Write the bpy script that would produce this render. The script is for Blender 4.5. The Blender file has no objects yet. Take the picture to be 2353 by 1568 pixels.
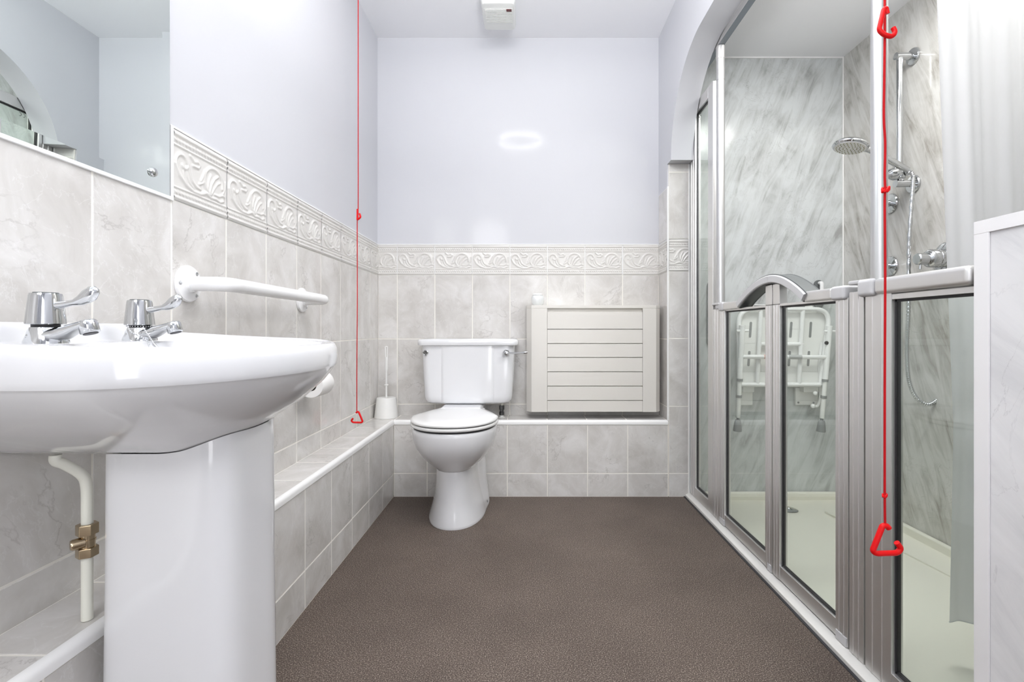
import bpy, bmesh, math, random
import numpy as np
from mathutils import Vector, Matrix

random.seed(7)
PI = math.pi
scene = bpy.context.scene
COL = scene.collection

# ---------------------------------------------------------------- camera model
PX, PY, F, H = 1208.0, 757.0, 1130.0, 0.85

def at(x, y, Y):                       # point seen at pixel (x, y) that lies at depth Y
    return Vector(((x - PX) * Y / F, Y, H - (y - PY) * Y / F))

def atX(x, y, X):                      # point seen at pixel (x, y) on the plane X = const
    Y = X * F / (x - PX)
    return Vector((X, Y, H - (y - PY) * Y / F))

# room measures
XL, XR, XA = -0.799, 0.720, 0.830      # left wall, right wall (room face), right wall (shower face)
YB, YF = 2.660, 2.494                  # back wall, face of the boxed ledge
YN = -2.0                              # wall behind the camera
ZC, ZSC = 2.430, 2.230                 # ceilings of room and shower
LX, LZ = -0.669, 0.386                 # left ledge face, ledge top
XS = 1.611                             # far side wall of the shower
ZL0, ZL1 = 1.144, 1.306                # embossed border

# ---------------------------------------------------------------- materials
def new_mat(name):
    m = bpy.data.materials.new(name)
    m.use_nodes = True
    nt = m.node_tree
    b = nt.nodes['Principled BSDF']
    return m, nt, b

def simple(name, col, rough=0.5, metal=0.0, spec=0.5, coat=0.0, coat_rough=0.05, emit=None, es=0):
    m, nt, b = new_mat(name)
    b.inputs['Base Color'].default_value = (*col, 1)
    b.inputs['Roughness'].default_value = rough
    b.inputs['Metallic'].default_value = metal
    b.inputs['Specular IOR Level'].default_value = spec
    b.inputs['Coat Weight'].default_value = coat
    b.inputs['Coat Roughness'].default_value = coat_rough
    if emit:
        b.inputs['Emission Color'].default_value = (*emit, 1)
        b.inputs['Emission Strength'].default_value = es
    return m

def N(nt, t, **kw):
    n = nt.nodes.new(t)
    for k, v in kw.items():
        setattr(n, k, v)
    return n

def ramp(nt, stops, interp='LINEAR'):
    r = nt.nodes.new('ShaderNodeValToRGB')
    cr = r.color_ramp
    cr.interpolation = interp
    while len(cr.elements) > 1:
        cr.elements.remove(cr.elements[-1])
    cr.elements[0].position = stops[0][0]
    cr.elements[0].color = (*stops[0][1], 1)
    for p, c in stops[1:]:
        e = cr.elements.new(p)
        e.color = (*c, 1)
    return r

def mixc(nt, a, b, fac, mode='MIX'):
    n = nt.nodes.new('ShaderNodeMix')
    n.data_type = 'RGBA'
    n.blend_type = mode
    for sock, v in ((n.inputs[0], fac), (n.inputs[6], a), (n.inputs[7], b)):
        if isinstance(v, (int, float)):
            sock.default_value = v
        elif isinstance(v, tuple):
            sock.default_value = (*v, 1)
        else:
            nt.links.new(v, sock)
    return n.outputs[2]

def noise(nt, vec, scale, detail=4, rough=0.55, dist=0.0):
    n = nt.nodes.new('ShaderNodeTexNoise')
    n.inputs['Scale'].default_value = scale
    n.inputs['Detail'].default_value = detail
    n.inputs['Roughness'].default_value = rough
    n.inputs['Distortion'].default_value = dist
    if vec is not None:
        nt.links.new(vec, n.inputs['Vector'])
    return n

def bump(nt, b, height, strength, dist=0.001):
    bm_ = nt.nodes.new('ShaderNodeBump')
    bm_.inputs['Strength'].default_value = strength
    bm_.inputs['Distance'].default_value = dist
    nt.links.new(height, bm_.inputs['Height'])
    nt.links.new(bm_.outputs['Normal'], b.inputs['Normal'])

def math_node(nt, op, a, b=None, clamp=False):
    n = nt.nodes.new('ShaderNodeMath')
    n.operation = op
    n.use_clamp = clamp
    for i, v in enumerate((a, b)):
        if v is None:
            continue
        if isinstance(v, (int, float)):
            n.inputs[i].default_value = v
        else:
            nt.links.new(v, n.inputs[i])
    return n.outputs[0]

# painted plaster, faint roller texture
def paint(name, col, coat=0.13):
    m, nt, b = new_mat(name)
    tc = N(nt, 'ShaderNodeTexCoord')
    n = noise(nt, tc.outputs['Object'], 1.4, 2)
    r = ramp(nt, [(0.3, tuple(c * 0.975 for c in col)), (0.7, col)])
    nt.links.new(n.outputs['Fac'], r.inputs['Fac'])
    nt.links.new(r.outputs['Color'], b.inputs['Base Color'])
    b.inputs['Roughness'].default_value = 0.55
    b.inputs['Coat Weight'].default_value = coat
    b.inputs['Coat Roughness'].default_value = 0.085
    n2 = noise(nt, tc.outputs['Object'], 9, 2)
    bump(nt, b, n2.outputs['Fac'], 0.10, 0.003)
    return m

# marbled ceramic tile with crackle veins, each tile its own piece of the pattern
def tile_mat(name):
    m, nt, b = new_mat(name)
    tc = N(nt, 'ShaderNodeTexCoord')
    geo = N(nt, 'ShaderNodeNewGeometry')
    off = N(nt, 'ShaderNodeVectorMath', operation='SCALE')
    comb = N(nt, 'ShaderNodeCombineXYZ')
    for i in range(3):
        nt.links.new(math_node(nt, 'MULTIPLY', geo.outputs['Random Per Island'], 13.0 + 7 * i), comb.inputs[i])
    add = N(nt, 'ShaderNodeVectorMath', operation='ADD')
    nt.links.new(tc.outputs['Object'], add.inputs[0])
    nt.links.new(comb.outputs[0], add.inputs[1])
    vec = add.outputs[0]
    cloud = noise(nt, vec, 7, 6, 0.6, 0.6)
    base = ramp(nt, [(0.30, (0.535, 0.515, 0.485)), (0.50, (0.635, 0.618, 0.592)), (0.72, (0.735, 0.722, 0.705))])
    nt.links.new(cloud.outputs['Fac'], base.inputs['Fac'])
    # dark hairline veins
    v1 = noise(nt, vec, 3.4, 9, 0.60, 0.55)
    d1 = math_node(nt, 'ABSOLUTE', math_node(nt, 'SUBTRACT', v1.outputs['Fac'], 0.5))
    mk = noise(nt, vec, 4.0, 2)
    line = ramp(nt, [(0.0, (1, 1, 1)), (0.0085, (0, 0, 0))])
    nt.links.new(d1, line.inputs['Fac'])
    mask = ramp(nt, [(0.46, (0, 0, 0)), (0.58, (1, 1, 1))])
    nt.links.new(mk.outputs['Fac'], mask.inputs['Fac'])
    f = math_node(nt, 'MULTIPLY', math_node(nt, 'MULTIPLY', line.outputs['Color'], mask.outputs['Color']), 0.65)
    c1 = mixc(nt, base.outputs['Color'], (0.42, 0.40, 0.38), f)
    # light veins
    v2 = noise(nt, vec, 9.0, 5, 0.6, 1.4)
    d2 = math_node(nt, 'ABSOLUTE', math_node(nt, 'SUBTRACT', v2.outputs['Fac'], 0.52))
    l2 = ramp(nt, [(0.0, (1, 1, 1)), (0.010, (0, 0, 0))])
    nt.links.new(d2, l2.inputs['Fac'])
    c2 = mixc(nt, c1, (0.86, 0.86, 0.855), math_node(nt, 'MULTIPLY', l2.outputs['Color'], 0.24))
    nt.links.new(c2, b.inputs['Base Color'])
    b.inputs['Roughness'].default_value = 0.16
    n3 = noise(nt, vec, 16, 3)
    bump(nt, b, n3.outputs['Fac'], 0.12, 0.002)
    return m

# shower board: streaked marble, the streaks leaning
def board_mat(name, axis, light, mid, dark, ang, sc=1.0, amount=1.0, rough=0.14):
    m, nt, b = new_mat(name)
    tc = N(nt, 'ShaderNodeTexCoord')
    mp = N(nt, 'ShaderNodeMapping')
    mp.vector_type = 'TEXTURE'
    if axis == 'Y':        # face normal along Y: pattern in XZ
        mp.inputs['Rotation'].default_value = (0, ang, 0)
        mp.inputs['Scale'].default_value = (1, 1, 5.5)
    else:                  # face normal along X: pattern in YZ
        mp.inputs['Rotation'].default_value = (ang, 0, 0)
        mp.inputs['Scale'].default_value = (1, 1, 5.5)
    nt.links.new(tc.outputs['Object'], mp.inputs['Vector'])
    vec = mp.outputs[0]
    n1 = noise(nt, vec, 15 * sc, 7, 0.64, 0.8)
    n2 = noise(nt, tc.outputs['Object'], 3.2 * sc, 4, 0.55, 0.6)
    s = math_node(nt, 'ADD', math_node(nt, 'MULTIPLY', n1.outputs['Fac'], 0.62), math_node(nt, 'MULTIPLY', n2.outputs['Fac'], 0.38))
    r = ramp(nt, [(0.36, dark), (0.46, mid), (0.56, light), (0.75, tuple(min(1, c * 1.03) for c in light))])
    nt.links.new(s, r.inputs['Fac'])
    v = noise(nt, tc.outputs['Object'], 6 * sc, 7, 0.6, 1.6)
    d = math_node(nt, 'ABSOLUTE', math_node(nt, 'SUBTRACT', v.outputs['Fac'], 0.5))
    ln = ramp(nt, [(0.0, (1, 1, 1)), (0.007, (0, 0, 0))])
    nt.links.new(d, ln.inputs['Fac'])
    mk = noise(nt, tc.outputs['Object'], 2.6, 2)
    mr = ramp(nt, [(0.52, (0, 0, 0)), (0.62, (1, 1, 1))])
    nt.links.new(mk.outputs['Fac'], mr.inputs['Fac'])
    f = math_node(nt, 'MULTIPLY', math_node(nt, 'MULTIPLY', ln.outputs['Color'], mr.outputs['Color']), 0.5 * amount)
    c = mixc(nt, r.outputs['Color'], tuple(x * 0.7 for x in dark), f)
    nt.links.new(c, b.inputs['Base Color'])
    b.inputs['Roughness'].default_value = rough
    return m

def floor_mat():
    m, nt, b = new_mat('speckled_vinyl')
    tc = N(nt, 'ShaderNodeTexCoord')
    n1 = noise(nt, tc.outputs['Object'], 340, 2, 0.65)
    n2 = noise(nt, tc.outputs['Object'], 3.0, 5, 0.6)
    r = ramp(nt, [(0.34, (0.026, 0.019, 0.015)), (0.47, (0.090, 0.068, 0.055)), (0.57, (0.155, 0.122, 0.101)), (0.68, (0.43, 0.38, 0.335))])
    nt.links.new(n1.outputs['Fac'], r.inputs['Fac'])
    r2 = ramp(nt, [(0.3, (0.80, 0.78, 0.77)), (0.7, (1.1, 1.09, 1.08))])
    nt.links.new(n2.outputs['Fac'], r2.inputs['Fac'])
    c = mixc(nt, r.outputs['Color'], r2.outputs['Color'], 1.0, 'MULTIPLY')
    nt.links.new(c, b.inputs['Base Color'])
    b.inputs['Roughness'].default_value = 0.55
    b.inputs['Specular IOR Level'].default_value = 0.35
    bump(nt, b, n1.outputs['Fac'], 0.3, 0.0008)
    return m

def glass_mat(name, tint):
    m = bpy.data.materials.new(name)
    m.use_nodes = True
    nt = m.node_tree
    nt.nodes.remove(nt.nodes['Principled BSDF'])
    out = nt.nodes['Material Output']
    tr = N(nt, 'ShaderNodeBsdfTransparent')
    tr.inputs['Color'].default_value = (*tint, 1)
    gl = N(nt, 'ShaderNodeBsdfGlossy')
    gl.inputs['Roughness'].default_value = 0.0
    lw = N(nt, 'ShaderNodeLayerWeight')
    lw.inputs['Blend'].default_value = 0.5
    p = math_node(nt, 'POWER', lw.outputs['Facing'], 5.0)
    f = math_node(nt, 'ADD', math_node(nt, 'MULTIPLY', p, 0.96), 0.04, True)
    mx = N(nt, 'ShaderNodeMixShader')
    nt.links.new(f, mx.inputs[0])
    nt.links.new(tr.outputs[0], mx.inputs[1])
    nt.links.new(gl.outputs[0], mx.inputs[2])
    nt.links.new(mx.outputs[0], out.inputs['Surface'])
    return m

def brushed(name, col, rough, vertical=True):
    m, nt, b = new_mat(name)
    tc = N(nt, 'ShaderNodeTexCoord')
    mp = N(nt, 'ShaderNodeMapping')
    mp.inputs['Scale'].default_value = (400, 400, 3) if vertical else (400, 3, 400)
    nt.links.new(tc.outputs['Object'], mp.inputs['Vector'])
    n = noise(nt, mp.outputs[0], 1.0, 3)
    r = ramp(nt, [(0.3, (rough * 0.93,) * 3), (0.7, (rough * 1.07,) * 3)])
    nt.links.new(n.outputs['Fac'], r.inputs['Fac'])
    nt.links.new(r.outputs['Color'], b.inputs['Roughness'])
    b.inputs['Base Color'].default_value = (*col, 1)
    b.inputs['Metallic'].default_value = 1.0
    return m

def porcelain_mat(name, col):
    m, nt, b = new_mat(name)
    tc = N(nt, 'ShaderNodeTexCoord')
    n = noise(nt, tc.outputs['Object'], 6, 3)
    r = ramp(nt, [(0.3, tuple(c * 0.985 for c in col)), (0.7, col)])
    nt.links.new(n.outputs['Fac'], r.inputs['Fac'])
    nt.links.new(r.outputs['Color'], b.inputs['Base Color'])
    b.inputs['Roughness'].default_value = 0.10
    b.inputs['Coat Weight'].default_value = 0.4
    b.inputs['Coat Roughness'].default_value = 0.03
    return m

MT = {}
MT['paint'] = paint('wall_paint', (0.605, 0.612, 0.642))
MT['ceil'] = paint('ceiling_paint', (0.86, 0.865, 0.885), 0.05)
MT['tile'] = tile_mat('marbled_tile')
MT['grout'] = simple('cream_grout', (0.86, 0.835, 0.775), 0.8)
MT['relief'] = simple('embossed_tile', (0.67, 0.655, 0.627), 0.13)
MT['bead'] = simple('white_tile_trim', (0.86, 0.86, 0.85), 0.25)
MT['floor'] = floor_mat()
MT['seal'] = simple('black_sealant', (0.03, 0.03, 0.035), 0.6)
MT['board_back'] = board_mat('shower_board_end', 'Y', (0.58, 0.605, 0.605), (0.49, 0.51, 0.505), (0.33, 0.335, 0.325), math.radians(22), 1.5)
MT['board_side'] = board_mat('shower_board_side', 'X', (0.62, 0.615, 0.59), (0.51, 0.50, 0.47), (0.33, 0.31, 0.275), math.radians(-20), 1.5)
MT['board_half'] = board_mat('white_marble_board', 'X', (0.88, 0.885, 0.89), (0.83, 0.835, 0.84), (0.73, 0.735, 0.745), math.radians(-55), 0.6, 0.9, 0.2)
MT['tray'] = simple('cream_tray', (0.82, 0.80, 0.72), 0.3)
MT['thresh'] = simple('white_threshold', (0.80, 0.79, 0.75), 0.35)
MT['porc'] = porcelain_mat('white_porcelain', (0.77, 0.775, 0.79))
MT['seatpl'] = simple('white_seat_plastic', (0.84, 0.84, 0.83), 0.18, coat=0.3)
MT['chrome'] = simple('chrome', (0.58, 0.59, 0.60), 0.07, 1.0)
MT['alu'] = brushed('satin_aluminium', (0.80, 0.79, 0.78), 0.40)
MT['aluh'] = brushed('satin_aluminium_rail', (0.80, 0.79, 0.78), 0.40, False)
MT['alut'] = simple('silver_post', (0.62, 0.62, 0.62), 0.36, 0.85)
MT['slate'] = simple('slate_grey_metal', (0.20, 0.225, 0.25), 0.4, 0.4)
MT['greyp'] = simple('silver_grey_plastic', (0.60, 0.60, 0.61), 0.35)
MT['dgrey'] = simple('dark_grey_insert', (0.12, 0.13, 0.13), 0.5)
MT['mgrey'] = simple('grey_rubber', (0.22, 0.23, 0.23), 0.6)
MT['black'] = simple('black_rubber', (0.012, 0.012, 0.014), 0.5)
MT['wtrim'] = simple('white_panel_trim', (0.92, 0.92, 0.92), 0.3)
MT['white'] = simple('white_enamel', (0.86, 0.86, 0.86), 0.2, coat=0.3)
MT['wplast'] = simple('white_plastic', (0.82, 0.82, 0.80), 0.4)
MT['cream'] = simple('cream_painted_board', (0.69, 0.668, 0.622), 0.3, coat=0.2, coat_rough=0.15)
MT['red'] = simple('red_plastic', (0.70, 0.003, 0.005), 0.42, spec=0.25)
MT['redc'] = simple('red_cord', (0.50, 0.006, 0.010), 0.7, spec=0.2)
MT['mirror'] = simple('green_tinted_mirror', (0.835, 0.89, 0.865), 0.0, 1.0)
MT['glass'] = glass_mat('green_tinted_glass', (0.945, 0.972, 0.952))
MT['brass'] = simple('nickel_brass', (0.50, 0.40, 0.27), 0.22, 1.0)
MT['pipe'] = simple('painted_pipe', (0.80, 0.80, 0.72), 0.35)
MT['paper'] = simple('tissue_paper', (0.86, 0.85, 0.83), 0.9)
MT['card'] = simple('brown_cardboard', (0.08, 0.05, 0.035), 0.9)
MT['frost'] = simple('frosted_white_glass', (0.80, 0.82, 0.82), 0.3, coat=0.5)
MT['redled'] = simple('dark_red_lens', (0.10, 0.002, 0.003), 0.2)
MT['fan'] = simple('fan_plastic', (0.76, 0.77, 0.745), 0.4)
def fabric(name, col):
    m, nt, b = new_mat(name)
    b.inputs['Base Color'].default_value = (*col, 1)
    b.inputs['Roughness'].default_value = 0.8
    tl = N(nt, 'ShaderNodeBsdfTranslucent')
    tl.inputs['Color'].default_value = (*col, 1)
    mx = N(nt, 'ShaderNodeMixShader')
    mx.inputs[0].default_value = 0.42
    nt.links.new(b.outputs[0], mx.inputs[1])
    nt.links.new(tl.outputs[0], mx.inputs[2])
    nt.links.new(mx.outputs[0], nt.nodes['Material Output'].inputs['Surface'])
    return m
MT['curtain'] = fabric('white_curtain_fabric', (0.86, 0.865, 0.875))
MT['sticker'] = simple('grey_sticker', (0.45, 0.46, 0.46), 0.5)
MT['sticker2'] = simple('pink_sticker', (0.70, 0.42, 0.38), 0.5)
MT['tube'] = simple('lit_tube', (0.9, 0.9, 0.9), 0.4, emit=(1.0, 0.98, 0.95), es=62)
MT['dl'] = simple('added_downlight_glow', (0.9, 0.9, 0.9), 0.4, emit=(1.0, 0.98, 0.95), es=150)  # glow of the downlight added over the shower

# ---------------------------------------------------------------- mesh builder
class MB:
    def __init__(self):
        self.v, self.f, self.m = [], [], []
        self.flat = False

    def add(self, vs, fs, mat=0):
        o = len(self.v)
        self.v += [tuple(p) for p in vs]
        for f in fs:
            self.f.append(tuple(i + o for i in f))
            self.m.append(mat)

    def box(self, a, b, mat=0, bev=0.0, seg=2):
        x0, y0, z0 = (min(a[i], b[i]) for i in range(3))
        x1, y1, z1 = (max(a[i], b[i]) for i in range(3))
        vs = [(x0, y0, z0), (x1, y0, z0), (x1, y1, z0), (x0, y1, z0), (x0, y0, z1), (x1, y0, z1), (x1, y1, z1), (x0, y1, z1)]
        fs = [(0, 3, 2, 1), (4, 5, 6, 7), (0, 1, 5, 4), (1, 2, 6, 5), (2, 3, 7, 6), (3, 0, 4, 7)]
        if bev > 0:
            self.flat = True
            bm = bmesh.new()
            bv = [bm.verts.new(v) for v in vs]
            for f in fs:
                bm.faces.new([bv[i] for i in f])
            bmesh.ops.bevel(bm, geom=list(bm.edges), offset=bev, segments=seg, profile=0.5, affect='EDGES')
            self.frombm(bm, mat)
        else:
            self.add(vs, fs, mat)

    def frombm(self, bm, mat=0):
        bm.verts.index_update()
        self.add([v.co.copy() for v in bm.verts], [tuple(v.index for v in f.verts) for f in bm.faces], mat)
        bm.free()

    def prism(self, poly, axis, a, b, mat=0, bev=0.0):
        """polygon of 2-D points extruded along axis from a to b"""
        def P(p, t):
            return {'X': (t, p[0], p[1]), 'Y': (p[0], t, p[1]), 'Z': (p[0], p[1], t)}[axis]
        n = len(poly)
        vs = [P(p, a) for p in poly] + [P(p, b) for p in poly]
        fs = [tuple(range(n))[::-1], tuple(range(n, 2 * n))]
        for i in range(n):
            j = (i + 1) % n
            fs.append((i, j, n + j, n + i))
        bm = bmesh.new()
        bv = [bm.verts.new(v) for v in vs]
        for f in fs:
            bm.faces.new([bv[i] for i in f])
        bmesh.ops.recalc_face_normals(bm, faces=bm.faces)
        if bev > 0:
            self.flat = True
            es = [e for e in bm.edges if e.calc_face_angle(0) > 0.6]
            bmesh.ops.bevel(bm, geom=es, offset=bev, segments=2, profile=0.5, affect='EDGES')
        self.frombm(bm, mat)

    def loft(self, secs, mat=0, cap0=True, cap1=True, closed=True):
        n = len(secs[0])
        vs = [p for s in secs for p in s]
        fs = []
        for k in range(len(secs) - 1):
            for i in range(n if closed else n - 1):
                j = (i + 1) % n
                fs.append((k * n + i, k * n + j, (k + 1) * n + j, (k + 1) * n + i))
        if cap0:
            fs.append(tuple(range(n))[::-1])
        if cap1:
            fs.append(tuple(range((len(secs) - 1) * n, len(secs) * n)))
        self.add(vs, fs, mat)

    def tube(self, pts, r, seg=14, mat=0, cap=True, sq=1.0):
        pts = [Vector(p) for p in pts]
        rs = r if isinstance(r, (list, tuple)) else [r] * len(pts)
        t0 = (pts[1] - pts[0]).normalized()
        up = Vector((0, 0, 1)) if abs(t0.z) < 0.9 else Vector((0, 1, 0))
        nrm = (up - t0 * up.dot(t0)).normalized()
        secs = []
        prev = t0
        for i, p in enumerate(pts):
            if i == 0:
                t = t0
            elif i == len(pts) - 1:
                t = (pts[i] - pts[i - 1]).normalized()
            else:
                t = ((pts[i + 1] - pts[i]).normalized() + (pts[i] - pts[i - 1]).normalized())
                t = t.normalized() if t.length > 1e-9 else prev
            q = prev.rotation_difference(t)
            nrm = q @ nrm
            nrm = (nrm - t * nrm.dot(t)).normalized()
            bn = t.cross(nrm)
            secs.append([p + nrm * (math.cos(2 * PI * k / seg) * rs[i]) + bn * (math.sin(2 * PI * k / seg) * rs[i] * sq) for k in range(seg)])
            prev = t
        self.loft(secs, mat, cap, cap)

    def lathe(self, prof, base, axis=(0, 0, 1), seg=32, mat=0, cap=True):
        """prof: list of (radius, height along axis) from base"""
        ax = Vector(axis).normalized()
        up = Vector((0, 0, 1)) if abs(ax.z) < 0.9 else Vector((1, 0, 0))
        u = (up - ax * up.dot(ax)).normalized()
        w = ax.cross(u)
        b = Vector(base)
        secs = [[b + ax * h + (u * math.cos(2 * PI * k / seg) + w * math.sin(2 * PI * k / seg)) * max(r, 1e-5) for k in range(seg)] for r, h in prof]
        self.loft(secs, mat, cap, cap)

    def ball(self, c, r, seg=12, rings=8, mat=0):
        self.lathe([(r * math.sin(PI * i / rings), -r * math.cos(PI * i / rings)) for i in range(rings + 1)], c, seg=seg, mat=mat)

    def build(self, name, mats, parent=None, angle=32, smooth=True):
        me = bpy.data.meshes.new(name)
        me.from_pydata(self.v, [], self.f)
        for m in (mats if isinstance(mats, (list, tuple)) else [mats]):
            me.materials.append(m)
        me.polygons.foreach_set('material_index', self.m)
        bm = bmesh.new()
        bm.from_mesh(me)
        bmesh.ops.recalc_face_normals(bm, faces=bm.faces)
        bm.to_mesh(me)
        bm.free()
        if smooth:
            me.polygons.foreach_set('use_smooth', [True] * len(me.polygons))
            me.set_sharp_from_angle(angle=math.radians(angle))
        me.update()
        o = bpy.data.objects.new(name, me)
        COL.objects.link(o)
        if self.flat and smooth:
            wn = o.modifiers.new('weighted_normal', 'WEIGHTED_NORMAL')
            wn.keep_sharp = True
            wn.weight = 80
        if parent is not None:
            o.parent = parent
            # every part is modelled where it stands; only a thing's Empty carries an offset
            if parent.parent is None:
                o.matrix_parent_inverse = Matrix.Translation(-parent.location)
        return o

def part(name, mats, parent, fn, **kw):
    m = MB()
    fn(m)
    return m.build(name, mats, parent, **kw)

def thing(name, label, cat, loc, group=None):
    o = bpy.data.objects.new(name, None)
    o.empty_display_size = 0.05
    COL.objects.link(o)
    o.location = loc
    o['label'] = label
    o['category'] = cat
    if group:
        o['group'] = group
    return o

def tag(o, label, cat, group=None):
    o['label'] = label
    o['category'] = cat
    if group:
        o['group'] = group
    return o

def struct(o, label=None, cat=None):
    o['kind'] = 'structure'
    if label:
        o['label'] = label
    if cat:
        o['category'] = cat
    return o

def fillet(pts, r, n=6):
    pts = [Vector(p) for p in pts]
    out = [pts[0]]
    for i in range(1, len(pts) - 1):
        p = pts[i]
        a = (pts[i - 1] - p)
        b = (pts[i + 1] - p)
        rr = min(r, a.length * 0.49, b.length * 0.49)
        a = p + a.normalized() * rr
        b = p + b.normalized() * rr
        for k in range(n + 1):
            t = k / n
            out.append(a * (1 - t) ** 2 + p * (2 * t * (1 - t)) + b * t ** 2)
    out.append(pts[-1])
    return out

def spline(pts, n=8):
    pts = [Vector(p) for p in pts]
    P = [pts[0]] + pts + [pts[-1]]
    out = []
    for i in range(1, len(P) - 2):
        for k in range(n):
            t = k / n
            a, b, c, d = P[i - 1], P[i], P[i + 1], P[i + 2]
            out.append(0.5 * ((2 * b) + (c - a) * t + (2 * a - 5 * b + 4 * c - d) * t * t + (3 * b - a - 3 * c + d) * t ** 3))
    out.append(pts[-1])
    return out

def ss(a, b, x):
    t = min(1, max(0, (x - a) / (b - a)))
    return t * t * (3 - 2 * t)

# ---------------------------------------------------------------- tiling
def tiles(m, O, U, V, Nn, us, vs, gap=0.0036, th=0.007, bev=0.0014, grout=True):
    O, U, V, Nn = Vector(O), Vector(U), Vector(V), Vector(Nn)
    m.flat = True
    g = gap / 2
    for i in range(len(us) - 1):
        for j in range(len(vs) - 1):
            u0, u1, v0, v1 = us[i] + g, us[i + 1] - g, vs[j] + g, vs[j + 1] - g
            if u1 - u0 < 0.004 or v1 - v0 < 0.004:
                continue
            def ring(ins, d):
                return [O + U * (u0 + ins) + V * (v0 + ins) - Nn * d, O + U * (u1 - ins) + V * (v0 + ins) - Nn * d,
                        O + U * (u1 - ins) + V * (v1 - ins) - Nn * d, O + U * (u0 + ins) + V * (v1 - ins) - Nn * d]
            m.loft([ring(0, th), ring(0, bev), ring(bev * 0.4, bev * 0.3), ring(bev, 0)], 0, True, True)
    if grout:
        d = 0.0009
        q = [O + U * us[0] + V * vs[0], O + U * us[-1] + V * vs[0], O + U * us[-1] + V * vs[-1], O + U * us[0] + V * vs[-1]]
        m.loft([[p - Nn * th for p in q], [p - Nn * d for p in q]], 1, True, True)

def breaks(a, b, start, step):
    k = math.floor((a - start) / step)
    out = [a]
    x = start + k * step
    while x < b - 1e-6:
        if x > a + 0.012 and x < b - 0.012:
            out.append(x)
        x += step
    out.append(b)
    return out

# height of the embossed border tile (u, v in 0..1; width 0.2025 m, height 0.162 m)
def _polyd(U, V, pts):
    d = np.full(U.shape, 9.0)
    for (a, b) in zip(pts[:-1], pts[1:]):
        ax, ay = a
        bx, by = b
        dx, dy = bx - ax, by - ay
        L = dx * dx + dy * dy + 1e-12
        t = np.clip(((U - ax) * dx + (V - ay) * dy) / L, 0, 1)
        d = np.minimum(d, np.hypot(U - ax - t * dx, V - ay - t * dy))
    return d

def _arc(cx, cy, r, a0, a1, n=22, r1=None):
    r1 = r if r1 is None else r1
    return [(cx + (r + (r1 - r) * i / n) * math.cos(math.radians(a0 + (a1 - a0) * i / n)), cy + (r + (r1 - r) * i / n) * math.sin(math.radians(a0 + (a1 - a0) * i / n))) for i in range(n + 1)]

def relief_height(nu, nv):
    W, Hh = 0.2025, 0.162
    u = np.linspace(0, 1, nu) * W
    v = np.linspace(0, 1, nv) * Hh
    U, V = np.meshgrid(u, v, indexing='ij')
    h = np.zeros(U.shape)
    sc = [  # curves: (points in metres, width, height)
        (_arc(0.147, 0.079, 0.036, -10, 215), 0.0042, 0.0042),
        (_arc(0.147, 0.079, 0.036, 215, 250) + [(0.118, 0.045), (0.095, 0.036), (0.070, 0.036), (0.045, 0.045), (0.022, 0.062), (0.010, 0.085)], 0.0046, 0.0045),
        (_arc(0.032, 0.092, 0.022, 200, 20, r1=0.016) + _arc(0.038, 0.090, 0.013, 20, -150, r1=0.006), 0.0040, 0.0045),
        ([(0.053, 0.092), (0.058, 0.075), (0.066, 0.060), (0.080, 0.050), (0.095, 0.048)], 0.0038, 0.0042),
        ([(0.045, 0.082), (0.049, 0.066), (0.058, 0.052), (0.070, 0.044)], 0.0030, 0.0034),
        ([(0.036, 0.075), (0.038, 0.060), (0.046, 0.050)], 0.0028, 0.0030),
        ([(0.060, 0.118), (0.072, 0.108), (0.086, 0.112), (0.094, 0.106), (0.088, 0.098), (0.070, 0.098)], 0.0036, 0.0040),
        ([(0.098, 0.070), (0.106, 0.084), (0.112, 0.098)], 0.0036, 0.0036),
        ([(0.092, 0.060), (0.104, 0.066), (0.112, 0.076)], 0.0032, 0.0034),
        ([(0.132, 0.052), (0.138, 0.072), (0.150, 0.090), (0.164, 0.100)], 0.0036, 0.0040),
        ([(0.140, 0.050), (0.150, 0.066), (0.162, 0.080), (0.173, 0.086)], 0.0030, 0.0034),
        ([(0.125, 0.062), (0.128, 0.080), (0.136, 0.096)], 0.0030, 0.0034),
        ([(0.118, 0.044), (0.135, 0.038), (0.155, 0.040), (0.172, 0.036), (0.186, 0.042)], 0.0038, 0.0042),
        ([(0.150, 0.050), (0.168, 0.050), (0.182, 0.056), (0.193, 0.054)], 0.0032, 0.0036),
        ([(0.186, 0.062), (0.194, 0.076), (0.196, 0.094)], 0.0030, 0.0030),
    ]
    for pts, w, hh in sc:
        h = np.maximum(h, hh * np.exp(-(_polyd(U, V, pts) / w) ** 2))
    # moulded rails and rope rows along top and bottom
    for vc, w, hh in ((0.153, 0.0050, 0.0045), (0.127, 0.0022, 0.0030), (0.0300, 0.0022, 0.0030), (0.0062, 0.0042, 0.0045)):
        h = np.maximum(h, hh * np.exp(-((V - vc) / w) ** 2))
    for vc in (0.139, 0.0180):
        h = np.maximum(h, 0.0046 * np.exp(-((V - vc) / 0.0044) ** 2) * (0.55 + 0.45 * np.cos(2 * PI * (U + (V - vc) * 0.8) / 0.0112)))
    edge = np.minimum(np.minimum(U, W - U) / 0.0016, 1.0)
    h = h * edge - 0.002 * (1 - edge)
    return U, V, h * 0.82

_NU, _NV = 110, 90
_RU, _RV, _RH = relief_height(_NU, _NV)

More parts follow.
